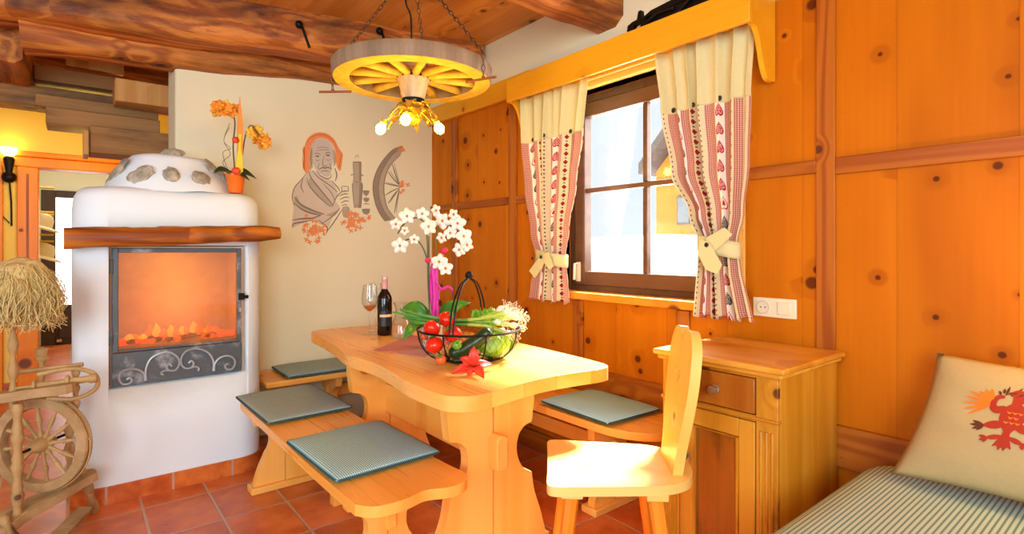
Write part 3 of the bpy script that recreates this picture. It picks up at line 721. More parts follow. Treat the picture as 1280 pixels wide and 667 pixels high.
# ------------------------------------------------------------------ plastered stove
def boolean_cut(o, cutters):
    for c in cutters:
        md = o.modifiers.new('cut', 'BOOLEAN'); md.operation = 'DIFFERENCE'; md.object = c; md.solver = 'EXACT'
    dg = bpy.context.evaluated_depsgraph_get(); me = bpy.data.meshes.new_from_object(o.evaluated_get(dg))
    o.modifiers.clear(); o.data = me
    for c in cutters: bpy.data.objects.remove(c)
stove = thing('plaster_stove', 'white plastered stove with a glowing fire window in the corner by the painted wall', 'stove', (0.41, 3.45, 0))
SX0, SX1, SY0, SY1 = 0.0, 0.83, 3.2, 3.715
grid = []
for z, ins in [(0, 0), (0.3, 0), (0.6, 0), (0.9, 0), (1.2, 0.0), (1.40, 0.0), (1.455, 0.006), (1.485, 0.02), (1.503, 0.045), (1.51, 0.08)]:
    ring = []
    for (x, y) in rrect(SX0+ins, SX1-ins, SY0+ins, SY1, 0.13, 8):
        q = Vector((x, min(y, SY1), z)); nn = mnoise.noise(q*3.1)*0.008
        ring.append(q + Vector(((x-0.41)*nn*2, -nn if y < 3.5 else 0, 0)))
    grid.append(ring)
mb = MB(); mb.sheet(grid, closed_u=True); mb.bm.verts.ensure_lookup_table(); k = len(grid[0]); nv = len(mb.bm.verts)
mb.bm.faces.new([mb.bm.verts[i] for i in range(k)]); mb.bm.faces.new([mb.bm.verts[nv-k+i] for i in range(k)])
body = mb.build('body', M_['stove'], stove, angle=60)
cut = MB().box(0.135, 0.745, 3.0, 3.62, 0.53, 1.222).build('cutter', M_['stove'])
bpy.context.view_layer.update()
boolean_cut(body, [cut])
body.data.materials.clear(); body.data.materials.append(M_['stove'])
# skirting tiles follow the rounded body
sk = []
for z in (0.0, 0.082):
    sk.append([(x, y, z) for x, y in rrect(SX0-0.012, SX1+0.012, SY0-0.012, SY1, 0.14, 8)])
sk.append([(x, y, 0.082) for x, y in rrect(SX0+0.01, SX1-0.01, SY0+0.01, SY1, 0.125, 8)])
MB().sheet(sk, closed_u=True).build('tile_skirting', M_['skirt'], stove, label='terracotta tile skirting', angle=30)
# firebox, door, glass
fb = MB(); f0, f1, g0, g1 = 0.140, 0.740, 0.535, 1.217
fb.box(f0, f1, 3.60, 3.615, g0, g1); fb.box(f0, f0+0.012, 3.27, 3.60, g0, g1); fb.box(f1-0.012, f1, 3.27, 3.60, g0, g1)
fb.box(f0+0.012, f1-0.012, 3.27, 3.60, g1-0.012, g1); fb.box(f0+0.012, f1-0.012, 3.27, 3.60, 0.69, 0.702)
fb.build('firebox', M_['firebrick'], stove, label='sooty orange firebrick lining')
dx0, dx1, dz0, dzm, dz1 = 0.148, 0.716, 0.543, 0.705, 1.208
dfm = MB(); y0, y1 = 3.222, 3.25
dfm.box(dx0, dx0+0.026, y0, y1, dzm, dz1); dfm.box(dx1-0.022, dx1, y0, y1, dzm, dz1); dfm.box(dx0+0.026, dx1-0.022, y0, y1, dz1-0.022, dz1); dfm.box(dx0+0.026, dx1-0.022, y0, y1, dzm, dzm+0.012)
door = dfm.build('fire_door', M_['rubiron'], stove, bevel=0.003, label='rubbed grey iron door frame')
MB().box(dx0+0.02, dx1-0.018, 3.234, 3.238, dzm+0.008, dz1-0.018).build('door_glass', M_['stoveglass'], door, label='smoky stove glass')
hd = MB(); hd.box(dx1-0.016, dx1+0.012, 3.205, 3.222, 0.93, 0.965); hd.tube([(dx1+0.01, 3.205, 0.947), (dx1+0.03, 3.20, 0.945)], 0.009); MB().box(dx1-0.014, dx1-0.004, 3.212, 3.222, 0.865, 0.885).build('catch', M_['scroll'], door)
hd.build('latch', M_['iron'], door)
for zz in (1.12, 0.78): MB().tube([(dx0-0.004, 3.222, zz-0.035), (dx0-0.004, 3.222, zz+0.035)], 0.010).build('hinge', M_['rubiron'], door)
pl = MB().box(dx0, dx1, 3.222, 3.25, dz0, dzm-0.003).build('scroll_panel', M_['rubiron'], stove, bevel=0.003, label='iron panel with wrought scrolls')
def zpt(X, Y): p = PY(120+X/3.176, 290+Y/3.176, 3.216); return (p.x, 3.216, p.z)
scs = [[(196, 590), (190, 560), (165, 545), (130, 543), (100, 556), (92, 580), (105, 602), (130, 600), (142, 588), (132, 578), (122, 586)],
       [(200, 588), (198, 545), (215, 505), (250, 482), (290, 476), (322, 495), (331, 520), (318, 545), (292, 549), (280, 535), (290, 522), (302, 532)],
       [(290, 549), (270, 550), (258, 560), (268, 566)],
       [(465, 550), (466, 510), (445, 478), (405, 463), (365, 468), (342, 492), (338, 520), (352, 538), (376, 538), (388, 522), (378, 510), (368, 520)],
       [(376, 538), (395, 534), (408, 540), (405, 550)],
       [(470, 550), (472, 522), (490, 500), (520, 490), (546, 500), (552, 522), (540, 542), (520, 543), (512, 530), (524, 522)]]
sm = MB()
for s in scs: sm.tube(spline([zpt(*q) for q in s], 5), 0.0055, 6)
sm.build('scrollwork', M_['scroll'], pl, label='bright wrought scroll')
fl = MB(); fl2 = MB()
for i in range(22):
    x = 0.23 + 0.40*i/21 + random.uniform(-.012, .012); y = 3.43 + random.uniform(-.05, .04); hgt = (0.025+0.045*math.sin(math.pi*(i+1.5)/24))*random.uniform(.6, 1.35)
    prof = [(0.0, 0.0), (0.017, 0.01), (0.021, hgt*0.3), (0.014, hgt*0.62), (0.006, hgt*0.88), (0.0, hgt)]
    (fl if i % 3 else fl2).lathe(prof, (x, y, 0.733), 10, wob=0.25)
fl.build('flame', M_['flame'], stove, label='orange flames'); fl2.build('flame', M_['flame2'], stove, label='yellow flames')
for i in range(5):
    x = 0.23+0.1*i; a = random.uniform(-.3, .3)
    MB().tube([(x-0.08, 3.40+a*0.1, 0.722), (x, 3.42, 0.728), (x+0.09, 3.44-a*0.1, 0.722)], [0.02, 0.024, 0.019], 8).build('log', M_['log'] if i % 2 else M_['ember'], stove)
em = MB(); random.seed(4); gr = []
for i in range(7):
    gr.append([(0.16+0.56*j/26, 3.30+0.28*i/6, 0.704+max(0, 0.030*math.sin(math.pi*i/6)*math.sin(math.pi*j/26)+0.012*mnoise.noise(Vector((j*.7, i*.9, 0))))) for j in range(27)])
em.sheet(gr); em.build('ash_bed', M_['ash'], stove, angle=180)
for i in range(16):
    c = Vector((random.uniform(.2, .69), random.uniform(3.31, 3.40), .735)); MB().ball(c, .016, 8, 6, 1.2, 1, .8, amp=.5, f=2).build('coal', M_['log'] if i % 3 else M_['ember'], stove, angle=30)
lamp('POINT', 'fire_light', (0.44, 3.40, 0.93), 1.7, (1.0, 0.70, 0.38), 0.07)
lamp('POINT', 'fire_top_light', (0.40, 3.40, 1.15), 1.0, (1.0, 0.75, 0.2), 0.03)
# mantel plank with a live edge
N = 40; grid = []
for i in range(N+1):
    t = i/N; x = -0.028+0.908*t; lo = 1.206+0.046*t+0.008*mnoise.noise(Vector((x*4, 1, 0))); hi = 1.296+0.036*t+0.010*mnoise.noise(Vector((x*5, 7, 0)))
    if t > 0.9: hi -= (t-0.9)*0.16; lo += (t-0.9)*0.1
    if 0.27 < t < 0.4: hi -= 0.004
    yf = 3.075+0.012*mnoise.noise(Vector((x*6, 3, 1)))
    yb = 3.21
    row = [(x, yb, lo), (x, (yf+yb)/2, lo-0.003), (x, yf+0.01, lo), (x, yf, lo+0.012), (x, yf-0.004, (lo+hi)/2), (x, yf+0.004, hi-0.012), (x, yf+0.018, hi), (x, (yf+yb)/2, hi+0.003), (x, yb, hi)]
    grid.append([Vector(q)+mnoise.noise_vector(Vector(q)*18)*0.003 for q in row])
mb = MB(); mb.sheet(grid, closed_u=True); mb.bm.verts.ensure_lookup_table(); k = len(grid[0])
mb.bm.faces.new([mb.bm.verts[i] for i in range(k)]); mb.bm.faces.new([mb.bm.verts[N*k+i] for i in range(k)])
mb.build('mantel_plank', M_['mantel'], stove, angle=50, label='rough brown timber plank')
# dome with embedded field stones
DX, DY, DRX, DRY, DH = 0.43, 3.46, 0.31, 0.245, 0.215
def dome_r(h): return 1-0.46*(h**1.15) if h < 0.88 else max(0.0, (1-0.46*(0.88**1.15)))*(1-((h-0.88)/0.12)**2*0.9)
grid = []
for i in range(17):
    h = i/16; rr = dome_r(h); row = []
    for j in range(40):
        a = 2*math.pi*j/40; q = Vector((DX+DRX*rr*math.cos(a), DY+DRY*rr*math.sin(a), 1.498+DH*h))
        row.append(q + mnoise.noise_vector(q*6)*0.014)
    grid.append(row)
mb = MB(); mb.sheet(grid, closed_u=True); mb.bm.verts.ensure_lookup_table(); mb.bm.faces.new([mb.bm.verts[16*40+i] for i in range(40)])
mb.build('dome', M_['stove'], stove, angle=180)
for (ang, h, sx, sz, tilt) in ((188, .42, .10, .045, 38), (232, .36, .062, .036, 35), (262, .40, .033, .038, 5), (292, .36, .044, .036, -8), (318, .72, .048, .026, -35), (262, .95, .048, .030, 10), (340, .45, .035, .04, 0)):
    a = R(ang); rr = dome_r(h); c = Vector((DX+DRX*rr*math.cos(a), DY+DRY*rr*math.sin(a), 1.498+DH*h))
    Mx = Matrix.Rotation(a+math.pi/2, 4, 'Z') @ Matrix.Rotation(R(-24), 4, 'X') @ Matrix.Rotation(R(-tilt), 4, 'Y')
    MB().ball(c, 1.0, 14, 10, sx*1.12, 0.018, sz*1.15, Mx, amp=0.32, f=2.2).build('stone', M_['stone'], stove, label='grey field stone set in the dome')

# orange orchid on the stove
pc = Vector((0.70, 3.285, 1.511))
op = thing('orange_orchid', 'orange potted orchid decoration standing on the stove top', 'plant', pc)
MB().lathe([(0.0, 0.0), (0.034, 0.0), (0.037, 0.006), (0.048, 0.088), (0.051, 0.092), (0.051, 0.104), (0.045, 0.104), (0.043, 0.085), (0, 0.083)], pc, 24).build('pot', M_['terracotta_pot'], op)
MB().ball(pc+Vector((0, 0, .09)), 0.040, 16, 8, sz=0.5, amp=0.2, f=6).build('moss', M_['soil'], op)
def leaf(mb, base, tip, width, sag, up=Vector((0, 0, 1)), n=10, fold=0.25, lift=0.0):
    base = Vector(base); tip = Vector(tip); d = tip-base; side = d.cross(up).normalized(); rows = []
    for i in range(n+1):
        t = i/n; c = base + d*t + up*(lift*math.sin(math.pi*t) - sag*t*t); wd = width*math.sin(math.pi*(0.08+0.92*t)**0.8)*0.5+0.0008
        rows.append([c-side*wd+up*fold*wd, c-side*wd*.5+up*fold*wd*.3, c, c+side*wd*.5+up*fold*wd*.3, c+side*wd+up*fold*wd])
    mb.sheet(rows); return mb
for (dx, dy, dz, w_, lf) in ((-.11, -.015, .10, .06, .03), (.10, -.03, .085, .055, .035), (.06, -.05, .07, .035, .03), (-.04, .05, .10, .03, .02)):
    leaf(MB(), pc+Vector((0, 0, .095)), pc+Vector((dx, dy, dz)), w_, 0.0, up=(-FW*.7+Vector((0, 0, .7))).normalized(), lift=lf).build('leaf', M_['darkleaf'], op, solid=0.002, angle=180)
st = MB()
st.tube(spline([pc+Vector((0, 0, .09)), pc+Vector((-.012, 0, .25)), pc+Vector((-.004, 0, .40)), pc+Vector((-.04, -.01, .47)), pc+Vector((-.09, -.02, .46))], 8), 0.0035)
st.tube(spline([pc+Vector((.02, 0, .09)), pc+Vector((.035, 0, .22)), pc+Vector((.05, -.01, .33)), pc+Vector((.075, -.02, .38)), pc+Vector((.115, -.03, .33))], 8), 0.0035)
st.build('stem', M_['twig'], op)
tw = MB()
for s_ in (0, 1):
    tw.tube(spline([pc+Vector((-.02-.01*s_, 0, .10)), pc+Vector((-.065, -.01, .16+.05*s_)), pc+Vector((-.03, -.02, .21+.03*s_)), pc+Vector((-.06, -.01, .28)), pc+Vector((-.03, 0, .36+.02*s_))], 8), 0.0014, 5)
tw.build('curled_wire', M_['twig'], op)
sp_ = MB().prism([(-.012, .10), (.016, .10), (.020, .38), (.012, .44), (.004, .53), (-.006, .44), (-.008, .38)], -0.012, -0.006, Matrix.Translation(pc+Vector((.012, -.02, 0))), 'Y').build('felt_spear', M_['oribbon'], op)
rb = MB().prism([(-.02, .10), (.02, .10), (.016, .20), (.008, .24), (.012, .32), (-.004, .32), (-.004, .24), (-.012, .2)], -0.02, -0.013, Matrix.Translation(pc+Vector((.010, -.02, 0))), 'Y').build('ribbon', M_['yribbon'], op)
MB().ball(pc+Vector((-.01, -.045, .285)), .017, 10, 8, amp=.3).build('bow', M_['redbead'], op); MB().ball(pc+Vector((-.008, -.05, .115)), .022, 10, 8, amp=.3).build('bow', M_['redbead'], op)
def blossom(mb, c, size, facing, petals=5, spin=0.0, cup=0.35):
    f = Vector(facing).normalized(); a = f.orthogonal().normalized(); b = f.cross(a)
    for k in range(petals):
        an = 2*math.pi*k/petals+spin; d = a*math.cos(an)+b*math.sin(an); wd = size*(0.95 if k % 2 else 0.7)
        s = f.cross(d); rows = []
        for i in range(6):
            t = i/5; w2 = wd*0.5*math.sin(math.pi*(0.10+0.88*t))**0.6+0.0005; cc = Vector(c)+d*size*t + f*size*cup*(t*(1.2-t))
            rows.append([cc-s*w2-f*w2*.12, cc, cc+s*w2-f*w2*.12])
        mb.sheet(rows)
    return mb
random.seed(21)
for cx, cz, nb, sp, mt in ((-.055, .435, 11, .055, 'opetal'), (.085, .345, 5, .028, 'ypetal'), (.125, .305, 8, .035, 'opetal')):
    for i in range(nb):
        c = pc+Vector((cx+random.uniform(-sp, sp), random.uniform(-.04, 0), cz+random.uniform(-sp*.7, sp*.7)))
        blossom(MB(), c, .030, (random.uniform(-.5, .5)-.15, -1, random.uniform(-.4, .4)), 5, random.random()*6).build('blossom', M_[mt if i % 4 else 'ypetal'], op, solid=0.0012, angle=180)
# ------------------------------------------------------------------ table
def half(prof, cx): return [(cx+w_, z) for z, w_ in prof] + [(cx-w_, z) for z, w_ in reversed(prof)]
def smooth_prof(prof, n=4):
    q = spline([(z, w_, 0) for z, w_ in prof], n); return [(v.x, v.y) for v in q]
table = thing('dining_table', 'solid pine trestle table with thick wavy-edged top', 'table', (1.26, 2.15, 0))
TZ0, TZ1 = 0.695, 0.745
out = sp2([(0.90, 1.49), (0.925, 1.425), (1.0, 1.39), (1.15, 1.412), (1.3, 1.43), (1.45, 1.418), (1.58, 1.40), (1.64, 1.43), (1.665, 1.52), (1.685, 1.75), (1.70, 2.05), (1.71, 2.5), (1.70, 2.95), (1.67, 3.06), (1.58, 3.09), (1.3, 3.09), (1.12, 3.10), (1.045, 3.06), (1.015, 2.97), (1.0, 2.75), (0.965, 2.5), (0.93, 2.28), (0.945, 2.05), (0.925, 1.85), (0.90, 1.68)], 6)
MB().prism(out, TZ0, TZ1).build('tabletop', M_['table'], table, bevel=0.012, seg=3, angle=55)
TP = smooth_prof([(0.0, .285), (.045, .285)], 2) + smooth_prof([(.05, .268), (.15, .238), (.24, .205), (.315, .192)], 4) + smooth_prof([(.322, .178), (.345, .145), (.385, .122), (.43, .114), (.475, .124), (.503, .150), (.512, .176)], 4) + [(.516, .192), (.60, .204), (.694, .206)]
for i, yy in enumerate((1.64, 2.50)):
    mb = MB(); pr = half(TP, 1.236)
    L = [p for p in pr if p[0] < 1.236]; L = [(1.232, 0.694)] + L + [(1.232, 0.0)]
    Rr = [p for p in pr if p[0] > 1.236]; Rr = [(1.240, 0.0)] + Rr + [(1.240, 0.694)]
    mb.prism(L, yy, yy+0.048, axis='Y'); mb.prism(Rr, yy, yy+0.048, axis='Y'); mb.box(1.225, 1.247, yy+0.010, yy+0.04, 0.0, 0.69)
    mb.build('trestle_leg', M_['tleg'], table, bevel=0.004, angle=35)
MB().box(1.212, 1.262, 1.688, 2.50, 0.395, 0.535).build('stretcher', M_['bench'], table, bevel=0.004)
tn = MB(); tn.prism([(1.213, .385), (1.259, .385), (1.263, .40), (1.263, .50), (1.243, .512), (1.228, .512), (1.213, .495)], 1.585, 1.64, axis='Y'); tn.build('tenon', M_['tleg'], table, bevel=0.003)

# ------------------------------------------------------------------ benches and seat cushions
BP = smooth_prof([(.032, .148), (.06, .142), (.12, .122), (.19, .09)], 4) + smooth_prof([(.20, .082), (.235, .072), (.275, .076), (.305, .098), (.325, .125)], 4) + [(.33, .145), (.394, .15)]
def bench(name, label, seat, legs, run, loc, seat_mat, group=None):
    b = thing(name, label, 'bench', loc)
    MB().prism(seat, 0.395, 0.43).build('seat', seat_mat, b, bevel=0.010, seg=3, angle=55)
    for (cx, cy) in legs:
        mb = MB(); pr = half(BP, 0)
        Mx = Matrix.Translation((cx, cy, 0)) @ (Matrix.Rotation(R(90), 4, 'Z') if run == 'X' else Matrix())
        mb.prism([p for p in pr if p[0] <= 0][:] + [(-0.003, 0.032)] if False else [(-0.003, 0.394)]+[p for p in pr if p[0] < 0]+[(-0.003, 0.032)], -0.02, 0.02, Mx, 'Y')
        mb.prism([(0.003, 0.032)]+[p for p in pr if p[0] > 0]+[(0.003, 0.394)], -0.02, 0.02, Mx, 'Y')
        mb.box(-0.006, 0.006, -0.012, 0.012, 0.033, 0.39, Mx)
        leg = mb.build('leg', M_['tleg'], b, bevel=0.003, angle=35)
        MB().box(-0.165, 0.165, -0.045, 0.045, 0.0, 0.032, Mx).build('foot', M_['tleg'], leg, bevel=0.004)
    if len(legs) > 1:
        (xa, ya), (xb, yb) = legs[0], legs[-1]
        if run == 'Y': MB().box(xa-0.018, xa+0.018, min(ya, yb)-0.05, max(ya, yb)+0.02, 0.24, 0.31).build('stretcher', M_['bench'], b, bevel=0.003)
        else: MB().box(min(xa, xb)-0.03, max(xa, xb)+0.03, ya-0.018, ya+0.018, 0.24, 0.31).build('stretcher', M_['benchx'], b, bevel=0.003)
    return b
lseat = sp2([(0.665, 1.63), (0.672, 1.57), (0.715, 1.525), (0.80, 1.515), (0.88, 1.53), (0.955, 1.50), (1.02, 1.51), (1.055, 1.56), (1.05, 1.66), (1.035, 2.0), (1.03, 2.5), (1.035, 2.95), (1.02, 3.02), (0.97, 3.05), (0.85, 3.055), (0.73, 3.05), (0.675, 3.02), (0.66, 2.95), (0.662, 2.5), (0.66, 2.0)], 5)
bench('pine_bench', 'free-standing pine bench on the near left side of the table', lseat, [(0.855, 1.765), (0.845, 2.90)], 'Y', (0.85, 2.3, 0), M_['bench'])
wseat = [(2.17, 1.36), (2.17, 3.31), (1.80, 3.31), (1.80, 1.62)] + [(1.80+0.20*(1-math.cos(R(a))), 1.62-0.26*math.sin(R(a))) for a in range(10, 91, 10)]
bench('pine_bench', 'wall bench with a rounded end under the window', wseat, [(1.985, 1.70), (1.985, 2.95)], 'Y', (1.99, 2.3, 0), M_['bench'])
bench('pine_bench', 'wall bench at the foot of the painted wall beside the stove', [(0.872, 3.335), (2.17, 3.335), (2.17, 3.70), (0.872, 3.70)], [(1.32, 3.53), (1.95, 3.53)], 'X', (1.5, 3.52, 0), M_['benchx'])
def cushion(name, w_, d_, t, mat, loc, rz, label, group=None, tilt=None):
    n_ = 18; top = []; bot = []
    for i in range(n_+1):
        a = -1+2*i/n_; rt = []; rb = []
        for j in range(n_+1):
            b = -1+2*j/n_
            ua = math.copysign(abs(math.sin(a*math.pi/2))**0.8, a); ub = math.copysign(abs(math.sin(b*math.pi/2))**0.8, b)
            h = ((1-abs(ua)**5)*(1-abs(ub)**5))**0.38
            sh = 0.5*0.985
            rt.append((ua*w_*.5, ub*d_*.5, t*(0.5+0.5*h)+0.001)); rb.append((ua*w_*.5, ub*d_*.5, t*(0.5-0.5*h)+0.001))
        top.append(rt); bot.append(rb)
    mb = MB(); mb.sheet(top); mb.sheet(bot); bmesh.ops.remove_doubles(mb.bm, verts=mb.bm.verts, dist=0.0005)
    o = thing(name, label, 'cushion', loc, rz, group)
    mb.build('cover', mat, o, world=False, angle=180)
    MB().tube([(x, y, t*.5) for x, y in rrect(-w_*.5-.001, w_*.5+.001, -d_*.5-.001, d_*.5+.001, .022, 5)], 0.0042, 6, True).build('piping', M_['piping'], o, world=False)
    return o
SG = 'checked seat cushions on the benches'
cushion('seat_cushion', 0.40, 0.49, 0.030, M_['check'], (0.862, 1.985, 0.431), R(1.5), 'teal checked cushion on the front bench, nearer the camera', SG)
cushion('seat_cushion', 0.385, 0.56, 0.030, M_['check_grey'], (0.850, 2.785, 0.431), R(1.0), 'grey-green checked cushion on the front bench, nearer the stove', SG)
cushion('seat_cushion', 0.55, 0.37, 0.032, M_['check_grey'], (1.27, 3.505, 0.431), R(-1), 'dark checked cushion on the bench below the painted wall', SG)
cushion('seat_cushion', 0.36, 0.45, 0.036, M_['check'], (1.985, 1.785, 0.431), R(-2), 'checked cushion on the wall bench under the window', SG)

# ------------------------------------------------------------------ chair
ch = thing('farmhouse_chair', 'pale wooden peasant chair with carved heart-hole backrest at the table end', 'chair', (1.409, 1.222, 0), R(47)); ch.scale = (.93, .93, .93)
so = sp2([(-.215, .12), (-.222, .19), (-.20, .222), (-.1, .222), (.1, .222), (.20, .222), (.222, .19), (.212, .08), (.20, -.06), (.185, -.17), (.14, -.245), (.07, -.28), (0, -.288), (-.07, -.28), (-.14, -.245), (-.185, -.17), (-.20, -.06)], 5)
zo = .09
MB().prism(so, zo+.398, zo+.43).build('seat', M_['chair'], ch, world=False, bevel=0.008, seg=3, angle=55)
bo = [(0, .45), (.018, .470), (.05, .492), (.09, .492), (.125, .470), (.150, .43), (.162, .37), (.163, .31), (.155, .25), (.140, .19), (.124, .13), (.110, .07), (.104, .02), (.100, 0)]
bo = sp2(bo, 4, False); bo = bo + [(-x, z) for x, z in reversed(bo[1:])]
hh = []
for k in range(28):
    t = 2*math.pi*k/28; hh.append((0.0021*16*math.sin(t)**3, 0.325+0.0021*(13*math.cos(t)-5*math.cos(2*t)-2*math.cos(3*t)-math.cos(4*t))))
Mb = Matrix.Translation((0, -.205, zo+.43)) @ Matrix.Rotation(R(7), 4, 'X')
MB().prism([bo, hh[::-1]], -0.034, 0.0, Mb, 'Y').build('backrest', M_['chairz'], ch, world=False, bevel=0.006, angle=35)
MB().box(-.07, .07, -.036, .0, -.05, 0.0, Mb).build('backrest_tenon', M_['cleg'], ch, world=False)
for sy in (.14, -.14):
    MB().box(-.185, .185, sy-.036, sy+.036, zo+.374, zo+.398).build('batten', M_['chair'], ch, world=False, bevel=0.004)
for sx in (-1, 1):
    for sy in (-1, 1):
        MB().tube([(sx*.145, sy*.14, zo+.376), (sx*.205, sy*.20, 0.0)], [.027, .019], 8).build('leg', M_['cleg'], ch, world=False, angle=20)

# ------------------------------------------------------------------ cabinet
cb = thing('bedside_cabinet', 'small old pine cabinet with one drawer and one door beside the bed', 'cabinet', (1.95, 1.015, 0))
c0, c1 = 0.80, 1.225
tp = MB(); tp.box(1.692, 2.175, .770, 1.255, .812, .832); tp.build('top', M_['cabtop'], cb, bevel=0.006)
tm = MB(); tm.box(1.704, 2.175, .782, 1.243, .795, .812); tm.build('top_moulding', M_['cabtop'], cb, bevel=0.006)
bd = MB(); bd.box(1.735, 2.178, c0, c0+.018, .0, .795); bd.box(1.735, 2.178, c1-.018, c1, 0, .795); bd.box(2.16, 2.178, c0+.018, c1-.018, 0, .795); bd.box(1.74, 2.16, c0+.018, c1-.018, .03, .05); bd.box(1.74, 2.16, c0+.018, c1-.018, .635, .65)
bd.build('carcass', M_['cab'], cb, bevel=0.002)
for ya in (c0, c1-.07):
    mb = MB(); mb.box(1.716, 1.735, ya, ya+.07, .09, .795)
    for k in range(3): mb.tube([(1.716, ya+.017+k*.018, .15), (1.716, ya+.017+k*.018, .62)], 0.006, 6)
    mb.build('pilaster', M_['cab'], cb, bevel=0.002)
rl = MB(); rl.box(1.714, 1.735, c0+.07, c1-.07, .645, .665); rl.box(1.716, 1.735, c0+.07, c1-.07, .785, .795); rl.box(1.708, 1.735, c0-.004, c1+.004, .652, .662); rl.build('rail', M_['cabx'], cb, bevel=0.003)
dr = MB().box(1.712, 1.735, c0+.073, c1-.073, .668, .783).build('drawer', M_['cabdark'], cb, bevel=0.004)
kb = MB(); kb.lathe([(0.0, 0), (.017, 0.0), (.017, .004), (.007, .008), (.008, .016), (.016, .022), (.014, .030), (0, .034)], (0, 0, 0), 16, Matrix.Translation((1.712, 1.010, .725)) @ Matrix.Rotation(R(-90), 4, 'Y')); kb.build('drawer_knob', M_['chrome'], dr, label='round metal knob')
do = MB(); e0, e1, h0, h1 = c0+.073, c1-.073, .095, .642
do.box(1.714, 1.735, e0, e0+.055, h0, h1); do.box(1.714, 1.735, e1-.055, e1, h0, h1); do.box(1.714, 1.735, e0+.055, e1-.055, h1-.06, h1); do.box(1.714, 1.735, e0+.055, e1-.055, h0, h0+.07)
dor = do.build('door', M_['cab'], cb, bevel=0.003)
MB().box(1.724, 1.732, e0+.05, e1-.05, h0+.065, h1-.055).build('door_panel', M_['cabdark'], dor, label='dark knotty door panel')
fr = MB()
q = [(1.716, e0+.06, h0+.075), (1.716, e1-.06, h0+.075), (1.716, e1-.06, h1-.065), (1.716, e0+.06, h1-.065)]
fr.tube(q, 0.006, 4, True); fr.build('door_moulding', M_['cab'], dor)
kb = MB(); kb.lathe([(0.0, 0), (.016, 0.0), (.016, .004), (.007, .008), (.008, .016), (.016, .022), (.014, .030), (0, .034)], (0, 0, 0), 16, Matrix.Translation((1.714, e1-.028, .46)) @ Matrix.Rotation(R(-90), 4, 'Y')); kb.build('door_knob', M_['chrome'], dor, label='round metal knob')
MB().box(1.712, 2.178, c0-.006, c1+.006, 0, .09).build('plinth', M_['cabx'], cb, bevel=0.006)

# ------------------------------------------------------------------ day bed and pillow
bed = thing('day_bed', 'day bed under a finely striped teal cover in the right foreground', 'bed', (1.72, -0.4, 0))
grid = []
for i, (ins, z) in enumerate([(0.05, 0.24), (0.0, 0.27), (0.0, 0.42), (0.012, 0.462), (0.04, 0.482), (0.10, 0.49), (0.3, 0.493), (0.44, 0.494)]):
    grid.append([(x, y, z+0.004*mnoise.noise(Vector((x*5, y*5, z)))) for x, y in rrect(1.22+ins, 2.165-ins*.6, -1.45+ins, 0.685-ins, max(.10-ins*.2, .02), 6)])
mb = MB(); mb.sheet(grid, closed_u=True); mb.bm.verts.ensure_lookup_table(); k = len(grid[0]); nv = len(mb.bm.verts)
mb.bm.faces.new([mb.bm.verts[nv-k+i] for i in range(k)]); mb.bm.faces.new([mb.bm.verts[i] for i in range(k)])
mb.build('mattress_cover', M_['bed'], bed, angle=180)
MB().box(1.25, 2.16, -1.42, 0.65, 0.06, 0.24).build('bed_base', M_['cabx'], bed, bevel=0.006)
for x in (1.29, 2.12):
    for y in (-1.38, 0.61): MB().box(x-.03, x+.03, y-.03, y+.03, 0, .06).build('leg', M_['cab'], bed)
# pillow: local x to the right (world -y), local y up the pillow, z towards the room
pw, ph, pt = 0.54, 0.40, 0.13
P0 = Vector((1.985, 0.30, 0.505)); up_ = Vector((0.125, -0.085, 0.36)).normalized(); rx = Vector((0.03, -1, 0.0)).normalized(); nz = rx.cross(up_).normalized()
pil = thing('pillow', 'beige linen pillow printed with a red eagle leaning on the boarded wall', 'pillow', P0)
def pill(u, v, s):
    pin = 1-0.055*(1-(1-abs(u)**2)*1.0)*(abs(v)**2) ; 
    a = u*(1-0.075*(1-v*v)*abs(u)**3); b = v*(1-0.085*(1-u*u)*abs(v)**3)
    h = (max(0, 1-abs(u)**2.6)*max(0, 1-abs(v)**2.6))**0.55
    wr_ = 0.006*mnoise.noise(Vector((u*2.5+v, v*2.5, s)))*h
    return P0 + rx*(a*pw*.5) + up_*(ph*.5 + b*ph*.5) + nz*(s*h*pt*.5 + wr_ + pt*.18)
n_ = 26
ft = [[pill(-1+2*j/n_, -1+2*i/n_, 1) for j in range(n_+1)] for i in range(n_+1)]; bt = [[pill(-1+2*j/n_, -1+2*i/n_, -1) for j in range(n_+1)] for i in range(n_+1)]
mb = MB(); mb.sheet(ft); mb.sheet(bt); bmesh.ops.remove_doubles(mb.bm, verts=mb.bm.verts, dist=0.00002)
mb.build('linen_cover', M_['linen'], pil, angle=180)
def pr2(pts, off=0.0016):                                # eagle print: local metres, origin at the pillow centre
    return [(pill(max(-1, min(1, x/(pw*.5))), max(-1, min(1, y/(ph*.5))), 1) + nz*off) for x, y in pts]
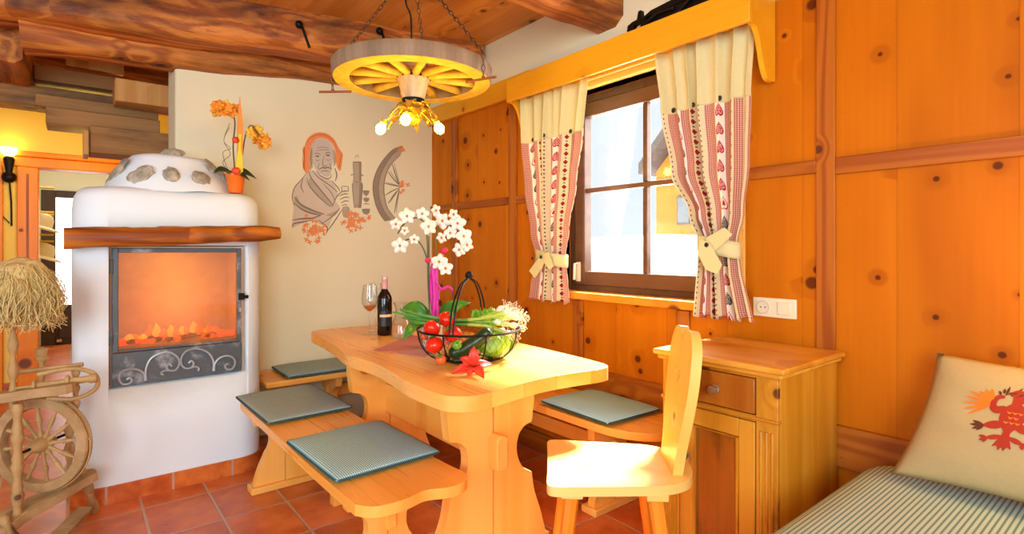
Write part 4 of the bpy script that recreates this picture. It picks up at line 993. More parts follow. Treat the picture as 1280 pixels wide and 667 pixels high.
class Pm:
    def __init__(s): s.mb = MB()
    def poly(s, pts, off=0.0016):
        bm2 = bmesh.new(); vs = [bm2.verts.new((x, y, 0)) for x, y in pts]
        for t in tessellate_polygon([[Vector((x, y, 0)) for x, y in pts]]):
            try: bm2.faces.new([vs[i] for i in t])
            except ValueError: pass
        for _ in range(2): bmesh.ops.subdivide_edges(bm2, edges=[e for e in bm2.edges if e.calc_length() > 0.018], cuts=1, use_grid_fill=True)
        mp = {v: s.mb.bm.verts.new(pr2([(v.co.x, v.co.y)], off)[0]) for v in bm2.verts}
        for f in bm2.faces:
            try: s.mb.bm.faces.new([mp[v] for v in f.verts])
            except ValueError: pass
        bm2.free(); return s
    def leafp(s, a, b, w_, off=0.0016, bend=0.0):
        a = Vector(a); b = Vector(b); d = b-a; n2 = Vector((-d.y, d.x)).normalized(); L = []; Rr = []
        for i in range(9):
            t = i/8; c = a+d*t+n2*bend*math.sin(math.pi*t); ww = w_*.5*math.sin(math.pi*(0.1+0.88*t))
            L.append(c+n2*ww); Rr.append(c-n2*ww)
        return s.poly([(v.x, v.y) for v in L+Rr[::-1]], off)
E0 = (-0.045, 0.02)
red = Pm(); org = Pm(); drk = Pm()
def ex(x, y, m): return (E0[0]+m*x*.88, E0[1]+y*.88)
red.poly([ex(*p, 1) for p in sp2([(0, .062), (.022, .045), (.030, .018), (.024, -.012), (.010, -.032), (.010, -.05), (.022, -.085), (.012, -.082), (.006, -.095), (0, -.085), (-.006, -.095), (-.012, -.082), (-.022, -.085), (-.010, -.05), (-.010, -.032), (-.024, -.012), (-.030, .018), (-.022, .045)], 3)])
red.poly([ex(*p, 1) for p in sp2([(-.010, .05), (-.014, .075), (-.022, .085), (-.034, .082), (-.024, .094), (-.010, .104), (.008, .100), (.014, .084), (.012, .06)], 3)])
for m in (1, -1):
    red.poly([ex(*p, m) for p in sp2([(.018, .030), (.040, .018), (.058, .03), (.062, .055), (.052, .078), (.036, .080), (.034, .070), (.044, .066), (.047, .050), (.042, .042), (.026, .046)], 3)])
    for k in range(8):
        a = R(84-k*19); ln = .066 if k > 2 else .048
        org.leafp(ex(.058+.004*math.cos(a), .050+.012*math.sin(a), m), ex(.058+ln*math.cos(a)+.008, .050+ln*math.sin(a), m), .0088, 0.0018)
    red.leafp(ex(.010, -.012, m), ex(.062, -.026, m), .024)
    for (tx, ty) in ((.088, -.016), (.092, -.030), (.082, -.044), (.070, -.046)): drk.leafp(ex(.058, -.026, m), ex(tx, ty, m), .009, 0.0018)
    red.leafp(ex(.006, -.05, m), ex(.046, -.066, m), .014)
    for (tx, ty) in ((.060, -.060), (.056, -.076), (.046, -.080)): red.leafp(ex(.040, -.063, m), ex(tx, ty, m), .009)
for k in range(7): drk.leafp(ex(-.045+.006*k, .080+.006*(k % 2), 1), ex(-.052+.010*k, .094+.010*(k % 3), 1), .006)
for i in range(3):
    for j in range(3-i % 2): org.leafp(ex(-.016+.013*j+.006*(i % 2), .030-.016*i, 1), ex(-.004+.013*j+.006*(i % 2), .030-.016*i, 1), .005, 0.0026, -.004)
red.mb.build('eagle_body_print', M_['red_print'], pil, label='red eagle print', angle=180); org.mb.build('eagle_feather_print', M_['orange_print'], pil, label='orange wing feather print', angle=180); drk.mb.build('eagle_claw_print', M_['green_print'], pil, label='dark claw and twig print', angle=180)
# ------------------------------------------------------------------ spinning wheel
def turned(mb, p0, p1, r, beads=3, n=12, seed=0):
    p0 = Vector(p0); p1 = Vector(p1); d = p1-p0; L = d.length; Mx = Matrix.Translation(p0) @ d.to_track_quat('Z', 'Y').to_matrix().to_4x4()
    rn = random.Random(seed); prof = [(r*.7, 0)]; N = 28
    for i in range(1, N):
        t = i/N; f = 0.78+0.22*math.sin(t*math.pi*2*beads+seed) ; f *= (0.72 if (i % (N//beads)) == 0 else 1.0)
        prof.append((r*f, L*t))
    prof.append((r*.7, L)); mb.lathe(prof, (0, 0, 0), n, Mx); return mb
SC_ = Vector((-0.095, 2.96, 0.40)); sn = Vector((0.616, 0.788, 0)); su = Vector((0.788, -0.616, 0)); Zv = Vector((0, 0, 1))
spw = thing('spinning_wheel', 'old wooden spinning wheel with a bundle of raw flax beside the stove', 'spinning wheel', (SC_.x, SC_.y, 0))
def sw(a, b, z): return Vector((SC_.x, SC_.y, 0)) + su*a + sn*b + Zv*z      # along the wheel, along the axle, up
WR = 0.195
Mw = Matrix(((su.x, 0, sn.x, SC_.x), (su.y, 0, sn.y, SC_.y), (0, -1, 0, SC_.z), (0, 0, 0, 1)))
Mw = Matrix.Translation(SC_) @ sn.to_track_quat('Z', 'Y').to_matrix().to_4x4()
rm = MB(); rm.lathe([(WR-.040, -.02), (WR-.004, -.02), (WR, -.012), (WR-.006, -.004), (WR-.006, .004), (WR, .012), (WR-.004, .02), (WR-.040, .02), (WR-.044, 0), (WR-.040, -.02)], (0, 0, 0), 48, Mw)
whl = rm.build('wheel', M_['spinx'], spw)
hb = MB(); hb.lathe([(.012, -.06), (.02, -.05), (.03, -.02), (.032, 0), (.03, .02), (.02, .05), (.012, .06)], (0, 0, 0), 16, Mw); hb.build('hub', M_['spin'], whl)
for k in range(12):
    a = 2*math.pi*k/12+.13; sp0 = SC_ + (su*math.cos(a)+Zv*math.sin(a))*.026; sp1 = SC_ + (su*math.cos(a)+Zv*math.sin(a))*(WR-.038)
    turned(MB(), sp0, sp1, .0105, 2, 8, 1).build('spoke', M_['spin'], whl)
MB().tube([SC_-sn*.125, SC_+sn*.125], .006).build('axle', M_['iron'], spw)
# sloping base board with three splayed legs
A = Vector((-.24, 2.86, .135)); B = Vector((.055, 3.02, .205)); ux = (B-A).normalized(); vy = Zv.cross(ux).normalized(); wz = ux.cross(vy); L = (B-A).length
Mb = Matrix(((ux.x, vy.x, wz.x, A.x), (ux.y, vy.y, wz.y, A.y), (ux.z, vy.z, wz.z, A.z), (0, 0, 0, 1)))
MB().prism(sp2([(-.03, -.06), (.04, -.075), (.09, -.055), (.2, -.05), (.3, -.035), (L+.02, -.03), (L+.02, .04), (.2, .06), (.08, .06), (.03, .09), (-.03, .08)], 4), -.018, .018, Mb).build('base_board', M_['spinx'], spw, bevel=0.004)
for a, b, s in ((A+Vector((-.0, .03, -.01)), Vector((-.285, 3.08, 0.0)), 1), (A+Vector((.055, -.06, 0.01)), Vector((-.10, 2.66, 0.0)), 2), (B+Vector((-.01, .0, -.005)), Vector((.085, 3.14, 0.0)), 3)):
    turned(MB(), a + (a-b).normalized()*.055, b, .021, 2, 12, s).build('leg', M_['spin'], spw)
# uprights carrying the axle
pf = sw(.0, -.115, 0); pb = sw(.02, .115, 0)
turned(MB(), (pf.x, pf.y, .14), (pf.x, pf.y, .60), .023, 4, 14, 2).build('upright', M_['spin'], spw)
turned(MB(), (pb.x, pb.y, .18), (pb.x, pb.y, .56), .020, 4, 14, 4).build('upright', M_['spin'], spw)
# flyer assembly above the wheel
Fz = .63
fb_ = MB(); q0 = sw(-.10, -.12, Fz-.01); q1 = sw(.13, -.08, Fz+.015); dd_ = (q1-q0)
Mx = Matrix.Translation(q0) @ dd_.to_track_quat('X', 'Z').to_matrix().to_4x4()
fb_.prism(sp2([(-.02, -.03), (.06, -.036), (.14, -.022), (dd_.length+.04, -.028), (dd_.length+.04, .03), (.14, .024), (.05, .034), (-.02, .03)], 3), -.018, .018, Mx).build('mother_of_all', M_['spinx'], spw, bevel=0.004)
turned(MB(), sw(-.02, .02, .56), sw(-.02, .02, .745), .016, 3, 10, 1).build('maiden', M_['spin'], spw)
turned(MB(), sw(.09, .06, .50), sw(.09, .06, .70), .015, 3, 10, 3).build('maiden', M_['spin'], spw)
bb = MB(); s0 = sw(-.02, -.10, .655); s1 = sw(.20, .03, .665); ds = (s1-s0); Ms = Matrix.Translation(s0) @ ds.to_track_quat('Z', 'Y').to_matrix().to_4x4(); LL = ds.length
bb.lathe([(.006, 0), (.006, .05), (.022, .052), (.024, .06), (.014, .066), (.012, .12), (.014, .15), (.026, .155), (.026, .165), (.015, .17), (.014, LL-.03), (.02, LL-.02), (.018, LL)], (0, 0, 0), 16, Ms); bb.build('bobbin', M_['spin'], spw)
fy = MB(); fy.tube(spline([sw(.03, -.06, .70), sw(.12, .0, .71), sw(.185, .035, .68), sw(.19, .04, .62), sw(.13, .01, .585), sw(.05, -.04, .60)], 6), .009, 8); fy.build('flyer', M_['spin'], spw)
MB().tube([sw(-.09, -.02, .70), sw(.12, .06, .715)], .009, 8).build('cross_bar', M_['spin'], spw)
MB().lathe([(.0, 0), (.02, 0), (.024, .01), (.016, .02), (.02, .035), (.022, .05), (.014, .052), (.012, .04), (0, .04)], sw(-.02, .02, .74), 14).build('water_cup', M_['spin'], spw)
# treadle and its string
tq = [Vector((-.16, 2.72, .03)), Vector((-.10, 2.68, .03)), Vector((.06, 3.02, .075)), Vector((.01, 3.05, .075))]
MB().prism([(0, 0), (.07, -.01), (.06, .36), (.0, .37)], -.008, .008, Matrix.Translation((-.15, 2.71, .035)) @ Matrix.Rotation(R(-28), 4, 'Z') @ Matrix.Rotation(R(6), 4, 'X')).build('treadle', M_['spinx'], spw, bevel=0.003)
MB().tube([sw(.03, .09, .06), sw(.045, .075, .40)], .0035, 6).build('footman_rod', M_['spin'], spw)
dbm = MB(); dl = []
for k in range(40):
    a = math.pi*(0.02+0.96*k/39)-math.pi*.5+math.pi*.5
    dl.append(SC_ + (su*math.cos(a)+Zv*math.sin(a))*(WR+.001))
MB().tube([sw(.02, -.0, .655)] + dl[:1] + [SC_ + (su*math.cos(-x*math.pi/20)+Zv*math.sin(-x*math.pi/20))*(WR+.002) for x in range(1, 20)] + dl[-1:] + [sw(-.02, 0, .655)], .002, 5).build('drive_cord', M_['flax'], spw)
# distaff with flax
dp = sw(-.03, -.10, 0)
turned(MB(), (dp.x, dp.y, .58), (dp.x, dp.y, .98), .017, 4, 12, 5).build('distaff', M_['spin'], spw)
random.seed(3)
fx = MB(); fc = Vector((dp.x+.012, dp.y, 1.03))
fx.ball(fc, 0.112, 24, 18, 1.0, 0.85, 1.18, amp=0.25, f=2.6)
for i in range(900):
    a = random.uniform(0, 2*math.pi); el = random.uniform(-.1, 1.0); rr = .114*random.uniform(.9, 1.12)
    st_ = fc + Vector((rr*math.cos(a)*math.cos(el), rr*.85*math.sin(a)*math.cos(el), rr*1.15*math.sin(el)))
    out_ = Vector((math.cos(a), math.sin(a)*.85, 0)); ln = random.uniform(.09, .20)
    drop = [st_, st_+out_*.02+Zv*(-ln*.25)+Vector((random.uniform(-.02, .02), random.uniform(-.02, .02), 0)), st_+out_*(.022-.02*(el < .3))+Zv*(-ln*.65)+Vector((random.uniform(-.03, .03), random.uniform(-.02, .02), 0)), st_+out_*random.uniform(-.03, .03)+Zv*(-ln)+Vector((random.uniform(-.03, .03), random.uniform(-.02, .02), 0))]
    zmin = .895
    drop = [Vector((q.x, q.y, max(q.z, zmin+random.uniform(-.03, .03)))) for q in drop]
    fx.tube(spline(drop, 3), random.uniform(.0009, .0020), 4)
fx.build('flax_bundle', M_['flax'], spw, angle=180, label='bundle of raw straw-coloured flax', recalc=False)['kind'] = 'stuff'

# ------------------------------------------------------------------ wagon wheel chandelier
WC = Vector((1.268, 2.318, 2.0)); WRo = .372
chn = thing('wagon_wheel_lamp', 'wagon wheel hung on chains as a ceiling lamp over the table', 'ceiling lamp', (WC.x, WC.y, CZ))
rm = MB(); rm.lathe([(WRo-.075, 0), (WRo-.004, 0), (WRo, .006), (WRo+.004, .06), (WRo, .066), (WRo-.07, .066), (WRo-.075, 0)], WC, 72); rim = rm.build('rim', M_['rim'], chn)
rn_ = MB(); rn_.lathe([(WRo-.078, -.002), (WRo-.006, -.002), (WRo-.006, 0.0005), (WRo-.078, 0.0005), (WRo-.078, -.002)], WC, 72); rn_.build('bulb_tint_face', M_['spoke'], rim, label='rim underside coloured with yellow bulb light')  # yellow bulb light painted onto the rim underside
for k in range(12):
    a = 2*math.pi*(k+.35)/12; d = Vector((math.cos(a), math.sin(a), 0))
    MB().tube([WC+d*.06+Zv*.028, WC+d*.15+Zv*.026, WC+d*.24+Zv*.026, WC+d*.31+Zv*.026], [.021, .019, .021, .024], 8).build('spoke', M_['spoke'], chn, angle=180)
hb = MB(); hb.lathe([(0, -.105), (.05, -.105), (.052, -.08), (.058, -.06), (.064, -.03), (.072, 0), (.078, .01), (.078, .05), (.06, .06), (.055, .10), (0, .10)], WC, 28); hub = hb.build('hub', M_['hub'], chn)
for z, r_, h_ in ((-.108, .0535, .026), (.012, .0815, .022)):
    MB().lathe([(r_-.006, z), (r_, z), (r_, z+h_), (r_-.006, z+h_), (r_-.006, z)], WC, 28).build('hub_band', M_['iron'], hub, label='dark iron band')
lc = WC + Vector((0, 0, -.115))
lb = MB(); lb.lathe([(.02, 0.012), (.062, .006), (.05, -.012), (.028, -.03), (.04, -.05), (.034, -.075), (.012, -.09), (0, -.10)], lc, 20, wob=.06); body_ = lb.build('lamp_body', M_['gold'], chn)
lvs = MB()
for k in range(14):
    a = 2*math.pi*k/14; d = Vector((math.cos(a), math.sin(a), 0)); zz = -.01-.03*(k % 3)
    leaf(lvs, lc+d*.03+Zv*zz, lc+d*(.10+.03*(k % 2))+Zv*(zz-.015), .05, .02, lift=.03)
lvs.build('gilt_leaf', M_['gold'], body_, solid=0.002, angle=180)
for (da, dfw, z) in ((-.012, -.115, 1.805), (-.15, .0, 1.79), (.122, -.02, 1.787)):
    tip = WC + RT*da + FW*dfw; tip.z = z; od = (tip-lc); od.z = 0; od.normalize()
    ar = MB(); ar.tube(spline([lc+Zv*(-.03)+od*.02, lc+od*.06+Zv*(-.015), tip-od*.035+Zv*.035, tip-od*.012+Zv*.026], 6), .006, 8)
    arm = ar.build('arm', M_['gold'], chn)
    dn = (od*.45 - Zv).normalized(); Mk = Matrix.Translation(tip-dn*.03) @ dn.to_track_quat('Z', 'Y').to_matrix().to_4x4()
    MB().lathe([(.008, -.006), (.014, -.004), (.017, .012), (.015, .014)], (0, 0, 0), 14, Mk).build('lamp_holder', M_['gold'], arm)
    MB().lathe([(.006, .012), (.012, .018), (.022, .034), (.024, .046), (.018, .062), (.008, .070), (0, .071)], (0, 0, 0), 16, Mk).build('bulb', M_['bulb'], arm, label='lit bulb')
    pd = MB()
    for k in range(3):
        q = tip - od*.05*k + Vector((random.uniform(-.01, .01), random.uniform(-.01, .01), 0)); pd.ball(q+Zv*(-.0+.02), .006, 8, 6, sz=1.6)
    pd.build('pendant', M_['gold'], arm)
top = Vector((WC.x, WC.y, CZ))
def chain(mb, path, link=.030, r=.0022):
    pts = [Vector(p) for p in path]; i = 0
    for a, b in zip(pts, pts[1:]):
        L = (b-a).length; nn = max(1, int(L/(link*.78))); d = (b-a).normalized(); s1 = d.orthogonal().normalized(); s2 = d.cross(s1)
        for k in range(nn):
            c = a + (b-a)*((k+.5)/nn); s = s1 if i % 2 else s2; i += 1
            mb.tube([c + d*(link*.5*math.cos(t)) + s*(link*.28*math.sin(t)) for t in [2*math.pi*q/10 for q in range(10)]], r, 5, True)
    return mb
for deg in (178, -28, 88):
    a = R(deg); d = RT*math.cos(a) + FW*math.sin(a); e = WC + d*(WRo+.018)
    chain(MB(), [top + Vector((0, 0, -.035)), e + Zv*.075, e + Zv*-.035]).build('chain', M_['chain'], chn)
    tb = MB(); tb.tube([e + d*.065 + Zv*-.042, e - d*.09 + Zv*-.042], .006, 8); tb.tube([e+Zv*-.042, e+Zv*-.030], .008, 8); tb.build('toggle_bar', M_['rust'], chn)
hk = MB(); hk.lathe([(0, -.001), (.03, -.002), (.022, -.012), (.01, -.018), (0, -.018)], top, 16); hk.tube(spline([top+Zv*-.015, top+Vector((.012, 0, -.03)), top+Vector((0, 0, -.045)), top+Vector((-.01, 0, -.034))], 6), .004, 6)
hk.build('ceiling_hook', M_['iron'], chn)
MB().tube(spline([top+Vector((-.03, .01, -.002)), top+Vector((-.035, .01, -.2)), WC+Vector((-.012, 0, .30)), WC+Vector((-.01, 0, .10))], 8), .0045, 6).build('power_cord', M_['black'], chn)
# ------------------------------------------------------------------ curtain box and curtains
pb_ = thing('curtain_box', 'long orange pine board box above the window with carved bracket ends', 'curtain box', (2.1, 1.75, 2.06))
MB().box(1.983, 2.003, 1.03, 2.505, 2.062, 2.200).build('front_board', M_['pelmet'], pb_, bevel=0.003)
MB().box(2.003, 2.187, 1.05, 2.485, 2.182, 2.200).build('top_board', M_['pelmet'], pb_, bevel=0.002)
bp = [(2.187, 2.20), (2.003, 2.20), (2.003, 2.062)] + sp2([(2.003, 2.062), (2.03, 2.058), (2.055, 2.03), (2.075, 1.98), (2.095, 1.92), (2.12, 1.88), (2.15, 1.868), (2.187, 1.872)], 4, False)[1:]
for y in (1.03, 2.485): MB().prism(bp, y, y+.02, axis='Y').build('bracket', M_['pelmet'], pb_, bevel=0.003)
MB().tube([(2.135, 1.05, 2.105), (2.135, 2.485, 2.105)], .009, 10).build('curtain_rod', M_['case'], pb_)

def curtain(label, prof, u0, ncl, tie, hb_z, seed):
    # prof: (z, y_left, y_right, fold depth) from top to hem; photo left is +y
    c = thing('curtain', label, 'curtain', (2.085, (prof[0][1]+prof[0][2])/2, prof[-1][0]), 0, 'heart-printed curtains at the window')
    zs = [p[0] for p in prof]
    def at(z):
        for a, b in zip(prof, prof[1:]):
            if a[0] >= z >= b[0]:
                t = (a[0]-z)/(a[0]-b[0]); t2 = t*t*(3-2*t) if abs(a[1]-b[1]) > .03 else t
                return [a[i]+(b[i]-a[i])*t2 for i in range(1, 4)]
        return prof[-1][1:]
    cw = 0.66; nu = 150
    def surf(u, z, off=0.0):
        yl, yr, am = at(z); am *= 1.45; ph = 2*math.pi*ncl*u + 1.1*math.sin(2*math.pi*u*1.7+seed)
        uu = u + 0.018*math.sin(ph+1.3)*(am > .008)
        x = 2.083 - am*(0.55*math.sin(ph) + 0.45*math.sin(ph*.53+seed)) - am*.3*mnoise.noise(Vector((u*9, z*2.5, seed))) + off
        return Vector((x, yl+(yr-yl)*uu, z + (0.010*math.sin(ph*.5+seed) if z < zs[-1]+.02 else 0)))
    def part(name, za, zb, mat, lab, off=0.0):
        nv = max(6, int((za-zb)/.012)); g = []; uv = []
        for i in range(nv+1):
            z = za+(zb-za)*i/nv; g.append([surf(j/nu, z, off) for j in range(nu+1)]); uv.append([(u0+cw*j/nu, za-z) for j in range(nu+1)])
        mb = MB(); mb.sheet(g, uvs=uv); return mb.build(name, mat, c, solid=0.0015, angle=180, label=lab, recalc=False)
    part('header', zs[0], hb_z-.004, M_['cream'], 'plain cream top section', -0.003)
    part('printed_panel', hb_z+.006, zs[-1], M_['print'], 'red and cream heart-striped lower section')
    for u in ((.13, .42, .78) if seed < 2 else (.12, .38, .68)):
        q = surf(u, hb_z+.012, -.004); MB().lathe([(0, 0), (.011, 0), (.012, .003), (.008, .006), (0, .005)], (0, 0, 0), 14, Matrix.Translation(q) @ Matrix.Rotation(R(-90), 4, 'Y')).build('button', M_['black'], c, label='black button')
    # tie-back: band round the gathered cloth with two pointed tails
    tz, tail = tie; yl, yr, am = at(tz); yc = (yl+yr)/2; ry = (yl-yr)/2+.012; rxx = am*1.45+.016; g = []
    for k in range(37):
        a = 2*math.pi*k/36; tilt = .018*math.sin(a); wav = .006*mnoise.noise(Vector((a*2, seed, 0)))
        g.append([Vector((2.083-rxx*math.cos(a)-wav, yc+ry*math.sin(a), tz+tilt+h)) for h in (-.034, -.012, .012, .034)])
    tb = MB(); tb.sheet(g); tbo = tb.build('tie_band', M_['cream'], c, solid=.003, angle=180, label='cream fabric tie-back')
    xf = 2.083-rxx-.012
    for tl in tail:
        MB().prism([(yc+y_, tz+z_) for y_, z_ in tl], xf-.004, xf, axis='X').build('tie_tail', M_['cream'], tbo, bevel=.002)
        xf -= .007
    MB().lathe([(0, 0), (.009, 0), (.010, .003), (.006, .006), (0, .005)], (0, 0, 0), 12, Matrix.Translation((xf+.003, yc+.012, tz+.005)) @ Matrix.Rotation(R(-90), 4, 'Y')).build('tie_button', M_['black'], tbo)
    return c
curtain('curtain on the left side of the window, tied back beside the boarded wall', [(2.10, 2.478, 1.945, .016), (1.83, 2.462, 1.985, .02), (1.55, 2.425, 2.03, .022), (1.30, 2.375, 2.085, .022), (1.16, 2.33, 2.115, .02), (1.05, 2.35, 2.10, .024), (.912, 2.372, 2.085, .028)],
        0.05, 6.0, (1.155, ([(.0, .03), (.055, -.01), (.125, -.075), (.075, -.115), (.02, -.06), (-.01, -.02)], [(.0, .02), (-.045, .035), (-.085, -.045), (-.055, -.065), (-.015, -.03)])), 1.83, 1.0)
curtain('curtain on the right side of the window, tied back above the light switch', [(2.10, 1.525, 1.058, .018), (1.82, 1.492, 1.075, .022), (1.55, 1.44, 1.085, .022), (1.35, 1.345, 1.108, .022), (1.225, 1.295, 1.135, .02), (1.10, 1.305, 1.12, .024), (.918, 1.325, 1.075, .028)],
        0.0, 6.5, (1.215, ([(.02, .035), (-.06, .075), (-.095, .045), (-.02, -.02), (.03, -.015)], [(.045, .03), (.0, .015), (-.055, -.075), (-.035, -.115), (.02, -.095), (.055, -.03)])), 1.815, 2.4)

# wrought iron piece standing on the curtain box
ir = MB(); y_ = 2.09
O = [(1.66, .0), (1.665, .03), (1.69, .05), (1.685, .075), (1.66, .085), (1.63, .088), (1.622, .125), (1.607, .125), (1.602, .085), (1.55, .105), (1.46, .112), (1.40, .118), (1.37, .15), (1.335, .165), (1.26, .17), (1.18, .165), (1.12, .14), (1.08, .14), (1.055, .11), (1.05, .05), (1.06, .0)]
holes = [sp2([(1.655, .045), (1.645, .066), (1.615, .064), (1.61, .046), (1.63, .036)], 3), sp2([(1.585, .074), (1.56, .084), (1.53, .084), (1.545, .070)], 3), sp2([(1.34, .13), (1.32, .142), (1.295, .137), (1.31, .122)], 3), sp2([(1.25, .13), (1.22, .142), (1.19, .137), (1.21, .118)], 3), sp2([(1.13, .09), (1.10, .11), (1.08, .09), (1.10, .06)], 3)]
ir.prism([O] + holes, y_-.012, y_+.012, Matrix.Translation((0, 0, 2.2005)), 'X')
iro = thing('iron_ornament', 'black wrought iron ornament lying along the top of the curtain box', 'ornament', (y_, 1.36, 2.2))
ir.build('openwork_plate', M_['iron'], iro, bevel=.004, angle=35)
for (ya, za, yb, zb) in ((1.60, .03, 1.42, .07), (1.42, .03, 1.20, .11), (1.2, .04, 1.08, .10)):
    MB().tube(spline([(y_-.016, ya, 2.2+za), (y_-.026, (ya+yb)/2, 2.2+(za+zb)/2+.02), (y_-.016, yb, 2.2+zb)], 6), .009, 8).build('scroll', M_['iron'], iro)

# double socket and switch plate
sk_ = thing('socket_switch', 'cream double plate with socket and rocker switch right of the window', 'switch', (2.2, 1.035, .93))
MB().box(2.187, 2.1995, .949, 1.122, .928, 1.006).build('plate', M_['white_plastic'], sk_, bevel=.004)
rc = MB(); rc.lathe([(.023, 0), (.027, 0), (.027, .004), (.023, .004), (.023, 0)], (0, 0, 0), 24, Matrix.Translation((2.187, 1.079, .967)) @ Matrix.Rotation(R(-90), 4, 'Y')); rc.lathe([(0, .0), (.022, .0), (.022, .001), (0, .001)], (0, 0, 0), 24, Matrix.Translation((2.187, 1.079, .967)) @ Matrix.Rotation(R(-90), 4, 'Y'))
so_ = rc.build('socket_face', M_['cream_plastic_dark'], sk_)
for yy in (-.009, .009): MB().lathe([(0, .001), (.003, .001), (.003, .0018), (0, .0018)], (0, 0, 0), 10, Matrix.Translation((2.187, 1.079+yy, .967)) @ Matrix.Rotation(R(-90), 4, 'Y')).build('pin_hole', M_['black'], so_)
fr_ = MB(); fr_.box(2.1855, 2.187, 1.052, 1.106, .940, .994).build('socket_frame', M_['white_plastic'], sk_, bevel=.001)
MB().prism([(.966, .942), (1.020, .942), (1.020, .992), (.966, .992)], 2.181, 2.187, axis='X').build('rocker', M_['white_plastic'], sk_, bevel=.003)

# ------------------------------------------------------------------ painted wall picture
mur = thing('wall_mural', 'charcoal wall painting of an old woman in an orange headscarf with bottle and wheel', 'mural', (1.55, D-.001, 1.3))
lay = [0]
def mp(px, py, off): q = PY(px, py, D-off); return (q.x, D-off, q.z)
class Mu:
    def __init__(s, f, off): s.f = f; s.off = off; s.mb = MB()
    def T(s, p): ox, oy, k = s.f; return (ox+p[0]/k, oy+p[1]/k)
    def fill(s, pts, sm=4):
        q = sp2(pts, sm) if sm else pts; s.mb.poly([mp(*s.T(p), s.off) for p in q]); return s
    def line(s, pts, w_=4.0, n=6):
        s.off += 8e-6; q = sp2(pts, n, False); L = []; Rr = []; m = len(q)
        for i, p in enumerate(q):
            a = q[max(0, i-1)]; b = q[min(m-1, i+1)]; d = Vector((b[0]-a[0], b[1]-a[1])); d = d.normalized() if d.length > 1e-6 else Vector((1, 0)); nn = Vector((-d.y, d.x)); ww = w_*.5*(0.35+0.65*math.sin(math.pi*(i+.6)/(m+.2)))
            L.append((p[0]+nn.x*ww, p[1]+nn.y*ww)); Rr.append((p[0]-nn.x*ww, p[1]-nn.y*ww))
        A_ = [s.mb.bm.verts.new(mp(*s.T(p), s.off)) for p in L]; B_ = [s.mb.bm.verts.new(mp(*s.T(p), s.off)) for p in Rr]
        for i in range(m-1):
            try: s.mb.bm.faces.new((A_[i], A_[i+1], B_[i+1], B_[i]))
            except ValueError: pass
        return s
    def done(s, name, mat, parent, lab=None): return s.mb.build(name, mat, parent, label=lab, smooth=False)
FA = (350, 150, 4.17); FB = (410, 170, 4.767)
sh = Mu(FA, .0012)
sh.fill([(140, 275), (105, 318), (76, 352), (64, 402), (72, 445), (64, 520), (66, 560), (110, 540), (165, 525), (215, 545), (250, 560), (275, 505), (312, 460), (290, 420), (300, 375), (270, 318), (230, 300), (190, 268), (160, 262)])
wom = sh.done('painted_woman', M_['mural_light'], mur, 'grey painted old woman wrapped in a shawl')
Mu(FA, .0016).fill([(160, 165), (168, 120), (190, 100), (218, 95), (260, 115), (281, 160), (278, 205), (270, 240), (262, 285), (240, 296), (215, 284), (190, 262), (168, 220)]).done('painted_face', M_['mural_face'], wom, 'pale grey painted face')
Mu(FA, .0019).fill([(150, 268), (128, 268), (117, 212), (126, 145), (148, 92), (190, 66), (240, 68), (282, 100), (306, 145), (327, 176), (325, 205), (316, 262), (300, 250), (292, 212), (289, 160), (262, 113), (216, 92), (180, 106), (160, 145), (154, 200)]).done('painted_headscarf', M_['mural_orange'], wom, 'orange painted headscarf')
g_ = Mu(FA, .0017)
g_.fill([(152, 170), (165, 140), (170, 180), (168, 240), (156, 262), (148, 225)]); g_.fill([(275, 150), (290, 170), (293, 215), (281, 240), (278, 195)])
g_.fill([(88, 395), (110, 440), (170, 470), (232, 492), (200, 490), (120, 470), (75, 432)]); g_.fill([(160, 300), (200, 350), (250, 412), (278, 445), (255, 448), (200, 400), (152, 340)]); g_.fill([(240, 495), (282, 500), (312, 462), (300, 470), (280, 478)]); g_.fill([(325, 455), (330, 502), (358, 506), (362, 455)])
g_.done('painted_shading', M_['mural_grey'], wom, 'grey painted fold shading')
l_ = Mu(FA, .0022)
